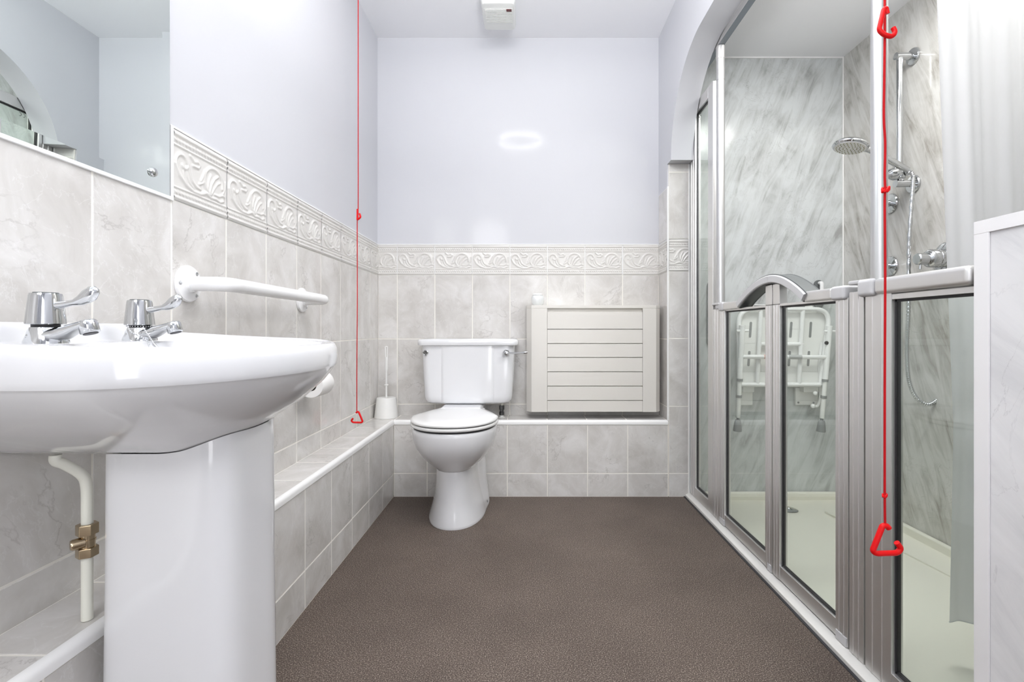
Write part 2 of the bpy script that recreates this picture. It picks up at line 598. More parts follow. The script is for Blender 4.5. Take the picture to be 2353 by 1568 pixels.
def relief(m, O, U, V, Nn, us, start, z0=ZL0):
    """row of embossed border tiles between successive breaks; start = where tile 0 begins"""
    O, U, V, Nn = Vector(O), Vector(U), Vector(V), Vector(Nn)
    W = 0.2025
    for a, b in zip(us[:-1], us[1:]):
        k = math.floor(((a + b) / 2 - start) / W)
        base = start + k * W
        cols = [i for i in range(_NU) if a + 0.0008 <= base + _RU[i, 0] <= b - 0.0008]
        vs, fs = [], []
        for i in cols:
            for j in range(_NV):
                p = O + U * (base + _RU[i, 0]) + V * (z0 + 0.001 + _RV[i, j] * 0.988) + Nn * (_RH[i, j] + 0.001)
                vs.append(p)
        for i in range(len(cols) - 1):
            for j in range(_NV - 1):
                fs.append((i * _NV + j, i * _NV + j + 1, (i + 1) * _NV + j + 1, (i + 1) * _NV + j))
        m.add(vs, fs, 0)
    q = [O + U * us[0] + V * z0, O + U * us[-1] + V * z0, O + U * us[-1] + V * ZL1, O + U * us[0] + V * ZL1]
    m.loft([[p - Nn * 0.006 for p in q], [p - Nn * 0.0006 for p in q]], 1, True, True)

# ================================================================= SETTING
# floor
o = part('floor', MT['floor'], None, lambda m: m.box((-0.80, YN, -0.06), (0.815, YF + 0.16, 0.0)), smooth=False)
struct(o, 'dark brown speckled vinyl floor', 'floor')
part('sealant_line', MT['seal'], o, lambda m: m.box((0.8005, 0.2, 0.0), (0.8085, YF, 0.0022)))
FLOOR = o

# left wall
o = part('wall_left', MT['paint'], None, lambda m: m.box((-0.95, YN - 0.1, -0.06), (-0.803, YB + 0.15, ZC + 0.05)), smooth=False)
struct(o, 'left wall, pale lilac paint above marbled tiles', 'wall')
m = MB()
ly = breaks(YN, YB, 0.907, 0.2025)
tiles(m, (XL, 0, 0), (0, 1, 0), (0, 0, 1), (1, 0, 0), ly, [LZ - 0.006, 0.455, 0.800, ZL0])
m.build('wall_tiles', [MT['tile'], MT['grout']], o, angle=20)
m = MB()
relief(m, (XL, 0, 0), (0, 1, 0), (0, 0, 1), (1, 0, 0), breaks(1.112, YB, 0.907, 0.2025), 0.907)
m.box((XL - 0.003, 1.1035, ZL0 - 0.004), (XL + 0.004, 1.112, ZL1 + 0.003), 1, 0.0012)
m.box((XL - 0.003, 1.1035, ZL1), (XL + 0.0028, YB, ZL1 + 0.005), 1, 0.001)
m.build('embossed_border', [MT['relief'], MT['bead']], o, angle=60)
part('silicone_bead', MT['bead'], o, lambda m: m.box((XL - 0.001, -0.05, ZL0 - 0.0035), (XL + 0.0048, 1.1035, ZL0 + 0.0042), 0, 0.0016))
# left boxed ledge
m = MB()
m.box((XL - 0.02, YN, -0.05), (LX - 0.0072, YF + 0.14, LZ - 0.0075), 1)
tiles(m, (LX, 0, 0), (0, 1, 0), (0, 0, 1), (1, 0, 0), breaks(YN, YF, 1.290, 0.2025), [0.0, 0.119, 0.366])
tiles(m, (0, 0, LZ), (0, 1, 0), (1, 0, 0), (0, 0, 1), breaks(YN, YB, 0.700, 0.2025), [XL, LX - 0.004])
led = m.build('tiled_ledge', [MT['tile'], MT['grout']], o, angle=20)
def qbead(m, p0, p1, inward, mat=0, r=0.0125):
    p0, p1, inward = Vector(p0), Vector(p1), Vector(inward)
    secs = []
    for p in (p0, p1):
        s = []
        for k in range(9):
            a = PI / 2 * k / 8
            s.append(p + inward * (r - r * math.sin(a)) + Vector((0, 0, -(r - r * math.cos(a)))))
        s.append(p + Vector((0, 0, -0.022)))
        s.append(p + inward * r + Vector((0, 0, -0.022)))
        secs.append(s)
    m.loft(secs, mat, True, True)
part('edge_trim', MT['bead'], led, lambda m: qbead(m, (LX + 0.003, YN, LZ + 0.003), (LX + 0.003, YF + 0.004, LZ + 0.003), (-1, 0, 0)))

# back wall
o = part('wall_back', MT['paint'], None, lambda m: m.box((-0.95, YB + 0.004, -0.06), (0.95, YB + 0.15, ZC + 0.05)), smooth=False)
struct(o, 'back wall, pale lilac paint above marbled tiles', 'wall')
m = MB()
bx = breaks(XL, XR, -0.694, 0.2030)
tiles(m, (0, YB, 0), (1, 0, 0), (0, 0, 1), (0, -1, 0), bx, [LZ - 0.006, 0.445, 0.798, ZL0])
m.build('wall_tiles', [MT['tile'], MT['grout']], o, angle=20)
m = MB()
relief(m, (0, YB, 0), (1, 0, 0), (0, 0, 1), (0, -1, 0), bx, -0.694)
m.box((XL, YB - 0.0028, ZL1), (XR, YB + 0.003, ZL1 + 0.005), 1, 0.001)
m.build('embossed_border', [MT['relief'], MT['bead']], o, angle=60)
m = MB()
m.box((LX, YF + 0.0072, -0.05), (XR + 0.1, YB + 0.01, LZ - 0.0075), 1)
tiles(m, (0, YF, 0), (1, 0, 0), (0, 0, 1), (0, -1, 0), breaks(LX, XR + 0.002, -0.093, 0.2035), [0.0, 0.119, 0.366])
tiles(m, (0, 0, LZ), (1, 0, 0), (0, 1, 0), (0, 0, 1), breaks(LX - 0.004, XR, -0.093, 0.2035), [YF + 0.004, YB])
led2 = m.build('tiled_ledge', [MT['tile'], MT['grout']], o, angle=20)
part('edge_trim', MT['bead'], led2, lambda m: qbead(m, (LX, YF - 0.003, LZ + 0.003), (XR + 0.002, YF - 0.003, LZ + 0.003), (0, 1, 0)))

# right wall with arched opening (outline in the YZ plane, extruded in X)
def arch_outline():
    zt, zs, r = 2.110, 1.690, 0.420
    ya, yb = 2.438, 0.560
    pts = [(YB + 0.05, -0.06), (YF + 0.008, -0.06), (YF + 0.008, zs), (ya, zs)]
    for k in range(1, 25):
        a = PI / 2 * k / 24
        pts.append((ya - r + r * math.cos(a), zs + r * math.sin(a)))
    for k in range(25):
        a = PI / 2 + PI / 2 * k / 24
        pts.append((yb + r + r * math.cos(a), zs + r * math.sin(a)))
    pts += [(yb, -0.06), (YN - 0.1, -0.06), (YN - 0.1, ZC + 0.05), (YB + 0.05, ZC + 0.05)]
    return pts
o = part('wall_right', MT['paint'], None, lambda m: m.prism(arch_outline(), 'X', XR, XA), angle=25)
struct(o, 'right wall with arched opening into the shower', 'wall')
m = MB()
# tiled nib between the back wall and the shower: front face and side return
tiles(m, (0, YF, 0), (1, 0, 0), (0, 0, 1), (0, -1, 0), [XR + 0.006, 0.826], [0.0, 0.119, 0.460, 0.805, ZL0])
tiles(m, (0, YF, 0), (1, 0, 0), (0, 0, 1), (0, -1, 0), [XR + 0.006, 0.826], [ZL1 + 0.003, 1.648, 1.689])
tiles(m, (XR - 0.0012, 0, 0), (0, 1, 0), (0, 0, 1), (-1, 0, 0), [YF + 0.002, YB], [LZ, 0.455, 0.800, ZL0], th=0.0011, bev=0.0005)
tiles(m, (XR - 0.0012, 0, 0), (0, 1, 0), (0, 0, 1), (-1, 0, 0), [YF + 0.002, YB], [ZL1 + 0.003, 1.570], th=0.0011, bev=0.0005)
m.build('wall_tiles', [MT['tile'], MT['grout']], o, angle=20)
m = MB()
relief(m, (0, YF, 0), (1, 0, 0), (0, 0, 1), (0, -1, 0), [XR + 0.006, 0.826], XR - 0.06)
relief(m, (XR - 0.0012, 0, 0), (0, 1, 0), (0, 0, 1), (-1, 0, 0), [YF + 0.002, YB], YF - 0.02)
m.build('embossed_border', [MT['relief'], MT['bead']], o, angle=60)
def nibtrim(m):
    m.box((XR - 0.003, YF - 0.003, LZ), (XR + 0.006, YF + 0.004, 1.575), 0, 0.002)
    m.box((0.825, YF - 0.002, 0.0), (0.8325, YF + 0.006, 1.689), 0, 0.001)
part('edge_trim', MT['bead'], o, nibtrim)

# wall behind the camera, ceilings
o = part('wall_front', MT['paint'], None, lambda m: m.box((-0.95, YN - 0.1, -0.06), (XA, YN, ZC + 0.05)), smooth=False)
struct(o, 'plain painted wall behind the viewpoint', 'wall')
o = part('ceiling', MT['ceil'], None, lambda m: m.box((-0.95, YN - 0.1, ZC), (XA, YB + 0.15, ZC + 0.08)), smooth=False)
struct(o, 'white painted room ceiling', 'ceiling')

# shower recess
o = part('wall_shower_end', MT['board_back'], None, lambda m: m.box((XA + 0.001, YF, -0.06), (XS + 0.1, YF + 0.12, ZSC + 0.05)), smooth=False)
struct(o, 'grey streaked marble board on the far end of the shower', 'wall')
part('corner_trim', MT['bead'], o, lambda m: (m.box((XS - 0.007, YF - 0.007, 0.03), (XS - 0.001, YF - 0.0005, ZSC), 0, 0.001),
                                             m.box((XA + 0.002, YF - 0.006, ZSC - 0.006), (XS - 0.007, YF - 0.0005, ZSC), 0, 0.001)))
o = part('wall_shower_side', MT['board_side'], None, lambda m: m.box((XS, 0.30, -0.06), (XS + 0.1, YF, ZSC + 0.05)), smooth=False)
struct(o, 'grey streaked marble board on the long side of the shower', 'wall')
o = part('wall_shower_near', MT['board_back'], None, lambda m: m.box((XA + 0.001, 0.30, -0.06), (XS, 0.40, ZSC + 0.05)), smooth=False)
struct(o, 'shower end wall out of view', 'wall')
o = part('ceiling_shower', MT['ceil'], None, lambda m: m.box((XA, 0.30, ZSC), (XS + 0.1, YF + 0.12, ZSC + 0.08)), smooth=False)
struct(o, 'lower white ceiling over the shower', 'ceiling')

# half-height partition at the right edge
o = part('wall_half', MT['board_half'], None, lambda m: m.box((0.832, -0.6, 0.0), (0.93, 0.906, 1.040), 0, 0.001), smooth=False)
struct(o, 'half height partition clad in white marbled board', 'wall')
def capl(m):
    m.box((0.8285, 0.8800, 0.0), (0.8315, 0.9095, 1.0242), 0, 0.0006)
    m.box((0.8316, 0.9064, 0.0), (0.935, 0.9094, 1.0242), 0, 0.0006)
    m.box((0.8285, -0.6, 1.0245), (0.8315, 0.9095, 1.0480), 0, 0.0006)
    m.box((0.8316, -0.6, 1.0402), (0.935, 0.9094, 1.0478), 0, 0.0006)
part('edge_trim', MT['wtrim'], o, capl)

# ================================================================= SHOWER TRAY
t = thing('shower_tray', 'cream shower tray behind the glass screen with low upstands', 'shower tray', (1.2, 1.5, 0))
def tray(m):
    x0, x1, y0, y1 = 0.868, XS - 0.002, 0.41, YF - 0.002
    nx, ny = 20, 40
    vs, fs = [], []
    for i in range(nx + 1):
        for j in range(ny + 1):
            x = x0 + (x1 - x0) * i / nx
            y = y0 + (y1 - y0) * j / ny
            d = math.hypot(x - 1.254, y - 2.343)
            vs.append((x, y, -0.012 + 0.012 * min(1, d / 0.9)))
    for i in range(nx):
        for j in range(ny):
            a = i * (ny + 1) + j
            fs.append((a, a + ny + 1, a + ny + 2, a + 1))
    m.add(vs, fs)
    m.box((x0, y0, -0.05), (x1, y1, -0.02))
    for a, b in (((x1 - 0.022, y0, -0.02), (x1, y1, 0.030)), ((x0, y1 - 0.022, -0.02), (x1, y1, 0.030))):
        m.box(a, b, 0, 0.008, 3)
part('basin', MT['tray'], t, tray)
def ramp_line(m):
    m.tube([(1.40, 2.30, -0.0035), (1.46, 1.7, -0.001), (1.50, 1.25, 0.000)], 0.004, 8, sq=0.5)
part('ridge', MT['tray'], t, ramp_line)
dr = part('drain', MT['chrome'], t, lambda m: m.lathe([(0.0, 0), (0.038, 0.0), (0.040, 0.002), (0.034, 0.005), (0.014, 0.0055), (0.013, 0.003), (0, 0.003)], (1.254, 2.343, -0.0108)))

# threshold under the screen
o = part('shower_threshold', MT['thresh'], None, lambda m: m.prism([(0.8092, 0.0), (0.8092, 0.012), (0.826, 0.0215), (0.864, 0.0215), (0.864, -0.03), (0.816, -0.03), (0.816, 0.0)], 'Y', 0.912, YF - 0.002, 0, 0.0015))
tag(o, 'long white sill strip between brown floor and glass screen', 'threshold')

# ================================================================= SHOWER SCREEN
XI, XO, XM = 0.832, 0.860, 0.846
t = thing('shower_screen', 'silver framed glass shower screen with half height folding doors', 'shower screen', (XM, 1.6, 0.022))
Z0 = 0.0225
def stile(m, y0, y1, z0, z1, mat=0, x0=XI, x1=XO, groove=True):
    m.box((x0, y0, z0), (x1, y1, z1), mat, 0.0022)
    if groove and abs(y1 - y0) > 0.02:
        for fr in (0.35, 0.72):
            y = y0 + (y1 - y0) * fr
            m.box((x0 - 0.0018, y - 0.0022, z0 + 0.002), (x0 + 0.004, y + 0.0022, z1 - 0.002), mat, 0.0008)

def pane(par, y0, y1, z0, z1):
    g = part('glass_pane', MT['glass'], par, lambda m: m.box((XM - 0.003, y0, z0), (XM + 0.003, y1, z1)), smooth=False)
    def sealf(m):
        for a, b in (((y0 - 0.001, z0), (y0 + 0.0045, z1)), ((y1 - 0.0045, z0), (y1 + 0.001, z1)), ((y0, z0 - 0.001), (y1, z0 + 0.0045)), ((y0, z1 - 0.0045), (y1, z1 + 0.001))):
            m.box((XM - 0.0046, a[0], a[1]), (XM + 0.0046, b[0], b[1]), 0)
    part('glazing_seal', MT['black'], par, sealf)
    return g

# fixed far pane (tall)
ZT = 1.957
def f1(m):
    stile(m, 2.418, YF - 0.006, Z0, ZT)
    stile(m, 2.186, 2.246, Z0, ZT - 0.0, groove=False)
    m.box((XI, 2.246, ZT - 0.050), (XO, 2.418, ZT), 0, 0.002)
    m.box((XI, 2.246, Z0), (XO, 2.418, Z0 + 0.050), 0, 0.002)
fx = part('fixed_panel', MT['alu'], t, f1)
g = pane(fx, 2.247, 2.417, Z0 + 0.051, ZT - 0.051)
def etched(m):
    for yc in (2.366, 2.384):
        m.tube([(XM - 0.0036, yc + 0.006 * math.cos(a), 1.886 + 0.0085 * math.sin(a)) for a in [math.radians(-120 + 20 * k) for k in range(13)]], 0.0011, 6)
part('printed_mark', MT['dgrey'], fx, etched)
# hinge post beside it (low)
part('hinge_post', MT['alu'], t, lambda m: stile(m, 2.110, 2.184, Z0, 0.938))
# near low posts
part('hinge_post', MT['alu'], t, lambda m: stile(m, 1.212, 1.266, Z0, 0.945))
# folding leaves
def leaf(ya, yb, za, zb):                   # ya < yb
    def fr(m):
        stile(m, ya, ya + 0.052 if ya < 1.5 else ya + 0.046, Z0 + 0.004, zb - 0.02)
        stile(m, yb - 0.046, yb, Z0 + 0.004, zb - 0.02)
        m.box((XI + 0.002, ya + 0.046, Z0 + 0.004), (XO - 0.002, yb - 0.046, za), 0, 0.002)
        m.box((XI + 0.002, ya + 0.046, zb - 0.026), (XO - 0.002, yb - 0.046, zb - 0.018), 0, 0.001)
    l = part('door_leaf', MT['alu'], t, fr)
    pane(l, ya + (0.053 if ya < 1.5 else 0.047), yb - 0.047, za, zb - 0.027)
    return l
l1 = leaf(1.664, 2.108, 0.072, 0.952)
l2 = leaf(1.270, 1.660, 0.072, 0.952)
part('glazing_seal', MT['black'], l1, lambda m: m.box((XI + 0.003, 1.6605, Z0 + 0.006), (XO - 0.003, 1.6636, 0.985), 0))
# top rails of the leaves
def toprail(y0, y1, z0=0.930, z1=0.962):
    return lambda m: m.box((XI - 0.008, y0, z0), (XO + 0.006, y1, z1), 0, 0.007, 3)
part('top_rail', MT['aluh'], l1, toprail(1.905, 2.060))
part('top_rail', MT['aluh'], l2, toprail(1.330, 1.460))
def endcaps(ys):
    def fn(m):
        for a, b in ys:
            m.box((XI - 0.010, a, 0.927), (XO + 0.008, b, 0.9645), 0, 0.008, 3)
    return fn
part('rail_end_cap', MT['greyp'], l1, endcaps([(2.060, 2.106)]))
part('rail_end_cap', MT['greyp'], l2, endcaps([(1.274, 1.330)]))
# the arched pull over the meeting stiles, one half on each leaf
def pull(y_end, y_mid, sgn):
    def centre(tt):
        a = PI / 2 * tt
        # from the rail end rising to the apex
        return (y_end + (y_mid - y_end) * tt, 0.944 + 0.075 * math.sin(PI / 2 * tt) ** 0.9)
    def fn(m, mat, w0, w1, h0, h1):
        secs = []
        for k in range(17):
            tt = k / 16
            y, z = centre(tt)
            e = 0.01
            y2, z2 = centre(min(1, tt + e))
            y1, z1 = centre(max(0, tt - e))
            d = Vector((0, y2 - y1, z2 - z1)).normalized()
            n = Vector((0, -d.z, d.y))
            if n.z < 0:
                n = -n
            c = Vector((0, y, z))
            secs.append([c + n * h0 + Vector((w0, 0, 0)), c + n * (h0 + 0.003) + Vector((w0 - 0.003, 0, 0)), c + n * (h1 - 0.003) + Vector((w0 - 0.003, 0, 0)), c + n * h1 + Vector((w0, 0, 0)),
                         c + n * h1 + Vector((w1, 0, 0)), c + n * (h1 - 0.003) + Vector((w1 + 0.003, 0, 0)), c + n * (h0 + 0.003) + Vector((w1 + 0.003, 0, 0)), c + n * h0 + Vector((w1, 0, 0))])
        m.loft(secs, mat)
    def both(m):
        fn(m, 0, XI - 0.012, XO + 0.014, -0.013, 0.013)
        fn(m, 1, XI - 0.006, XO + 0.008, 0.0132, 0.0146)
        fn(m, 1, XI - 0.004, XO + 0.006, -0.0146, -0.0132)
    return both
part('arched_pull', [MT['greyp'], MT['dgrey']], l1, pull(1.908, 1.6625, 1))
part('arched_pull', [MT['greyp'], MT['dgrey']], l2, pull(1.452, 1.6615, -1))
# upper ends of the meeting stiles run up under the pull
part('meeting_stile', MT['alu'], l1, lambda m: m.box((XI + 0.001, 1.6645, 0.933), (XO - 0.001, 1.7095, 1.002), 0, 0.002))
part('meeting_stile', MT['alu'], l2, lambda m: m.box((XI + 0.001, 1.6145, 0.933), (XO - 0.001, 1.6595, 1.002), 0, 0.002))
# bottom blocks
for par, yy in ((l1, (2.062, 2.106)), (l1, (1.666, 1.690)), (l2, (1.274, 1.318))):
    part('bottom_block', MT['greyp'], par, lambda m, yy=yy: m.box((XI - 0.003, yy[0], Z0 + 0.001), (XO + 0.002, yy[1], Z0 + 0.026), 0, 0.002))
# near fixed half pane
def f2(m):
    stile(m, 1.120, 1.206, Z0, 0.945)
    m.box((XI, 0.9135, Z0), (XO, 1.120, 0.066), 0, 0.002)
    m.box((XI + 0.002, 0.9135, 0.918), (XO - 0.002, 1.120, 0.930), 0, 0.001)
fx2 = part('fixed_panel', MT['alu'], t, f2)
pane(fx2, 0.9125, 1.119, 0.067, 0.917)
part('top_rail', MT['aluh'], fx2, lambda m: m.box((XI - 0.010, 0.9135, 0.932), (XO + 0.008, 1.165, 0.970), 0, 0.010, 3))
part('rail_end_cap', MT['greyp'], fx2, lambda m: (m.box((XI - 0.012, 1.165, 0.929), (XO + 0.010, 1.222, 0.9725), 0, 0.010, 3), m.box((XI - 0.006, 1.215, 0.962), (XO + 0.004, 1.262, 0.9725), 0, 0.003)))
part('rail_end_cap', MT['greyp'], fx, lambda m: (m.box((XI - 0.008, 2.110, 0.955), (XO + 0.004, 2.182, 0.9645), 0, 0.003), m.box((XI - 0.004, 2.112, 0.9385), (XO, 2.150, 0.9548), 0, 0.003)))
# tall posts and head rail
for yy in (2.136, 1.177):
    pst = part('tall_post', MT['alut'], t, lambda m, yy=yy: m.lathe([(0.0175, 0), (0.0175, 1.113)], (XM, yy, 0.966)))
    part('joint_collar', MT['alu'], pst, lambda m, yy=yy: m.lathe([(0.0175, 0), (0.0186, 0.001), (0.0186, 0.055), (0.0175, 0.056)], (XM, yy, 2.022)))
    part('joint_ring', MT['mgrey'], pst, lambda m, yy=yy: m.lathe([(0.0177, 0), (0.0177, 0.0012)], (XM, yy, 1.930)))
hr = part('head_rail', MT['aluh'], t, lambda m: m.box((XM - 0.014, 0.412, 2.082), (XM + 0.014, YF - 0.004, 2.112), 0, 0.002))
part('channel', MT['slate'], hr, lambda m: m.box((XM - 0.0125, 0.413, 2.0795), (XM + 0.0125, YF - 0.005, 2.0818), 0))

# ================================================================= SHOWER FITTINGS (side wall X = XS)
G = XS - 0.0015
def escutcheon(m, y, z, r=0.040, x=G):
    m.lathe([(r, 0), (r, 0.004), (r * 0.93, 0.008), (r * 0.55, 0.0115), (r * 0.42, 0.013)], (x, y, z), (-1, 0, 0))

t = thing('shower_riser_rail', 'chrome vertical riser rail holding the shower handset', 'shower rail', (XS, 2.04, 1.458))
rx, ry = 1.551, 2.04
def top_b(m):
    escutcheon(m, ry, 1.983, 0.034)
    m.tube([(G - 0.01, ry, 1.983), (rx - 0.016, ry, 1.983)], 0.0145, 20)
part('wall_bracket', MT['chrome'], t, top_b)
def bot_b(m):
    escutcheon(m, ry, 1.452, 0.036)
    m.tube([(G - 0.01, ry, 1.455), (rx - 0.018, ry, 1.455)], 0.0145, 20)
part('wall_bracket', MT['chrome'], t, bot_b)
part('rail', MT['chrome'], t, lambda m: m.lathe([(0.0115, 0), (0.0115, 0.52)], (rx, ry, 1.462), seg=24))
def slider(m):
    m.lathe([(0.019, -0.022), (0.020, -0.02), (0.020, 0.02), (0.019, 0.022)], (rx, ry, 1.497), seg=24)
    m.lathe([(0.020, 0), (0.026, 0.02), (0.026, 0.03), (0.018, 0.052), (0.004, 0.060)], (rx - 0.008, ry - 0.006, 1.494), (-1, -0.25, -0.12), seg=24)
    m.lathe([(0.015, 0), (0.017, 0.012), (0.015, 0.020)], (rx + 0.010, ry - 0.012, 1.496), (0.8, -0.5, 0.3), seg=20)
part('slider', MT['chrome'], t, slider)

t = thing('shower_handset', 'round chrome shower handset tilted down from the riser rail', 'shower head', (1.40, 1.98, 1.58))
hp0, hp1 = Vector((1.532, 1.972, 1.489)), Vector((1.374, 1.957, 1.563))
def hhandle(m):
    pts = spline([hp0, hp0.lerp(hp1, 0.35), hp0.lerp(hp1, 0.7), hp1, hp1 + Vector((-0.032, -0.002, 0.006))], 5)
    rs = [0.011 + 0.0025 * math.sin(PI * i / (len(pts) - 1)) for i in range(len(pts))]
    m.tube(pts, rs, 18)
part('handle', MT['chrome'], t, hhandle)
hc = Vector((1.289, 1.950, 1.582))
hax = Vector((-0.23, -0.02, -1)).normalized()
part('spray_head', MT['chrome'], t, lambda m: m.lathe([(0.005, -0.016), (0.03, -0.014), (0.055, -0.006), (0.064, 0.003), (0.064, 0.008), (0.060, 0.013), (0.056, 0.0135)], hc, hax, 40))
def face(m):
    m.lathe([(0.0, 0.013), (0.0558, 0.013), (0.0555, 0.0155), (0, 0.0158)], hc, hax, 40)
sf = part('spray_face', MT['wplast'], t, face)
def nozz(m):
    u = hax.orthogonal().normalized()
    w = hax.cross(u)
    for rr, n in ((0.012, 6), (0.024, 12), (0.036, 18), (0.047, 24)):
        for k in range(n):
            a = 2 * PI * k / n
            p = hc + hax * 0.0155 + (u * math.cos(a) + w * math.sin(a)) * rr
            m.lathe([(0.0022, 0), (0.0016, 0.003)], p, hax, 8)
part('nozzles', simple('grey_green_nozzle', (0.35, 0.34, 0.22), 0.6), t, nozz)['kind'] = 'stuff'

# hose
def hose(m):
    hy = 1.97
    pts = [hp0 + Vector((0.0110, 0.0005, -0.0055)), hp0 + Vector((0.020, 0.001, -0.020)), (1.5535, 1.973, 1.43), at(2089, 560, hy), at(2088, 700, hy), at(2084, 800, hy), at(2088, 870, hy - 0.01), at(2104, 912, hy - 0.02), at(2133, 930, hy - 0.03), at(2160, 912, hy - 0.04),
           at(2177, 878, hy - 0.05), at(2187, 800, hy - 0.06), at(2190, 720, hy - 0.08), at(2190, 660, hy - 0.1)]
    pts = spline(pts, 40)
    d = 0.0
    rs = []
    for i, p in enumerate(pts):
        if i:
            d += (p - pts[i - 1]).length
        rs.append(0.0072 + 0.0009 * math.cos(2 * PI * d / 0.0075))
    m.tube(pts, rs, 12)
o = part('shower_hose', MT['chrome'], None, hose, angle=80)
tag(o, 'ribbed silver shower hose looping down the marble side wall', 'hose')

# thermostatic valve
t = thing('shower_valve', 'chrome shower control knob on marble wall beside the curtain', 'shower valve', (XS, 1.88, 1.12))
vy, vz = 1.880, 1.121
part('wall_plate', MT['chrome'], t, lambda m: m.lathe([(0.062, 0), (0.062, 0.004), (0.056, 0.009), (0.038, 0.012)], (G, vy, vz), (-1, 0, 0), 40))
part('body', MT['chrome'], t, lambda m: m.lathe([(0.035, 0.010), (0.035, 0.040), (0.0335, 0.0415), (0.0335, 0.044), (0.035, 0.0455), (0.035, 0.066), (0.030, 0.074), (0.024, 0.078)], (G, vy, vz), (-1, 0, 0), 40))
part('knob', MT['chrome'], t, lambda m: (m.lathe([(0.022, 0.076), (0.022, 0.112), (0.019, 0.116), (0.0, 0.116)], (G, vy, vz - 0.002), (-1, 0, 0), 32), m.tube([(G - 0.1, vy, vz - 0.02), (G - 0.103, vy - 0.002, vz - 0.042)], 0.0045, 12)))

# chrome vertical grab bar, mostly behind the near tall post
t = thing('shower_grab_rail', 'short vertical chrome grab rail behind the tall white post', 'grab rail', (XS, 2.167, 1.128))
for zz in (1.404, 1.128):
    part('flange', MT['chrome'], t, lambda m, zz=zz: escutcheon(m, 2.167, zz, 0.043))
part('bar', MT['chrome'], t, lambda m: m.tube(fillet([(G - 0.008, 2.167, 1.404), (1.540, 2.167, 1.404), (1.540, 2.167, 1.128), (G - 0.008, 2.167, 1.128)], 0.03), 0.0145, 18))

# ================================================================= FOLDED SHOWER SEAT (end wall Y = YF)
t = thing('shower_chair', 'white folded wall mounted shower seat seen through the glass doors', 'shower seat', (1.27, YF, 0.4))
ys = 2.420
def S(xc, yc, Y=ys):                      # coordinates read in the close-up of the seat
    return at(1580 + xc / 3.7325, 600 + yc / 3.7325, Y)
def ftube(m, pts, r=0.0115, rr=0.05):
    m.tube(fillet(pts, rr, 8), r, 14)
def sframe(m):
    ftube(m, [S(445, 1062), S(436, 415), S(1222, 415), S(1140, 1062)], 0.0115, 0.075)
    m.tube([S(452, 1062), S(1135, 1062)], 0.0115, 14)
part('seat_frame', MT['white'], t, sframe)
def sbars(m):
    for a, b in (((628, 425), (598, 1058)), ((988, 425), (955, 1058)), ((628, 715), (985, 715))):
        m.tube([S(*a), S(*b)], 0.0100, 14)
part('cross_bars', MT['white'], t, sbars)
def splate(m):
    Yp = 2.440
    c = [S(460, 440, Yp), S(1205, 440, Yp), S(1150, 1050, Yp), S(455, 1050, Yp)]
    m.loft([[p for p in c], [p + Vector((0, 0.012, 0)) for p in c]], 0)
pl = part('seat_plate', MT['wplast'], t, splate)
for xc, y0, y1 in ((540, 520, 660), (700, 520, 660), (887, 520, 660), (1055, 520, 660), (527, 770, 905), (692, 770, 905), (873, 770, 905), (1038, 770, 905)):
    def slot(m, xc=xc, y0=y0, y1=y1):
        a, b = S(xc + 3, y0 + 12, 2.4392), S(xc - 5, y1 - 12, 2.4392)
        w = 0.0058
        poly = [(a.x + w * math.cos(PI * k / 8), a.z + w * math.sin(PI * k / 8)) for k in range(9)] + [(b.x - w * math.cos(PI * k / 8), b.z - w * math.sin(PI * k / 8)) for k in range(9)]
        m.prism(poly, 'Y', 2.4385, 2.4408)
    part('drain_slot', MT['mgrey'], pl, slot)
def sleg(x0, y0, x1, y1, nm):
    Yl = 2.398
    a, b = S(x0, y0, Yl), S(x1, y1, Yl)
    def up(m):
        m.tube([a, a.lerp(b, 0.58)], 0.0130, 16)
        m.lathe([(0.0145, 0), (0.0145, 0.006), (0.010, 0.008)], a + Vector((0, 0, -0.002)), (0, 0, 1), 16)
        m.tube([a + Vector((-0.028, 0, -0.022)), a + Vector((0.030, 0, -0.022))], 0.006, 10)
    l = part('leg', MT['white'], t, up)
    part('inner_tube', MT['wplast'], l, lambda m: m.tube([a.lerp(b, 0.56), a.lerp(b, 1.0)], 0.0105, 16))
    for fr in (0.585, 0.765):
        part('collar', MT['mgrey'], l, lambda m, fr=fr: m.tube([a.lerp(b, fr - 0.012), a.lerp(b, fr + 0.016)], 0.0142, 16))
    d = (b - a).normalized()
    part('rubber_foot', MT['mgrey'], l, lambda m: (m.tube([b, b + d * 0.018], 0.006, 10), m.tube([b + d * 0.010, b + d * 0.022, b + d * 0.060, b + d * 0.066], [0.012, 0.016, 0.0205, 0.0195], 18)))
sleg(468, 560, 432, 1345, 'l')
sleg(1218, 565, 1152, 1350, 'r')
def midbar(m):
    m.tube([S(468, 822, 2.398), S(1195, 826, 2.398)], 0.0105, 14)
mbar = part('front_bar', MT['white'], t, midbar)
part('label_sticker', MT['sticker'], mbar, lambda m: m.tube([S(862, 824, 2.398), S(975, 825, 2.398)], 0.0110, 14))
part('label_sticker', MT['sticker2'], mbar, lambda m: m.tube([S(650, 823, 2.398), S(700, 823, 2.398)], 0.0110, 14))
def back_panel(m):
    Yp = 2.466
    a, b = S(470, 372, Yp), S(1110, 700, Yp)
    m.prism([(p[0], p[1]) for p in rounded(a.x, b.z, b.x, a.z, 0.05)], 'Y', Yp, Yp + 0.018, 0, 0.003)
def rounded(x0, z0, x1, z1, r, n=6):
    pts = []
    for cx, cz, a0 in ((x1 - r, z1 - r, 0), (x0 + r, z1 - r, 90), (x0 + r, z0 + r, 180), (x1 - r, z0 + r, 270)):
        for k in range(n + 1):
            a = math.radians(a0 + 90 * k / n)
            pts.append((cx + r * math.cos(a), cz + r * math.sin(a)))
    return pts
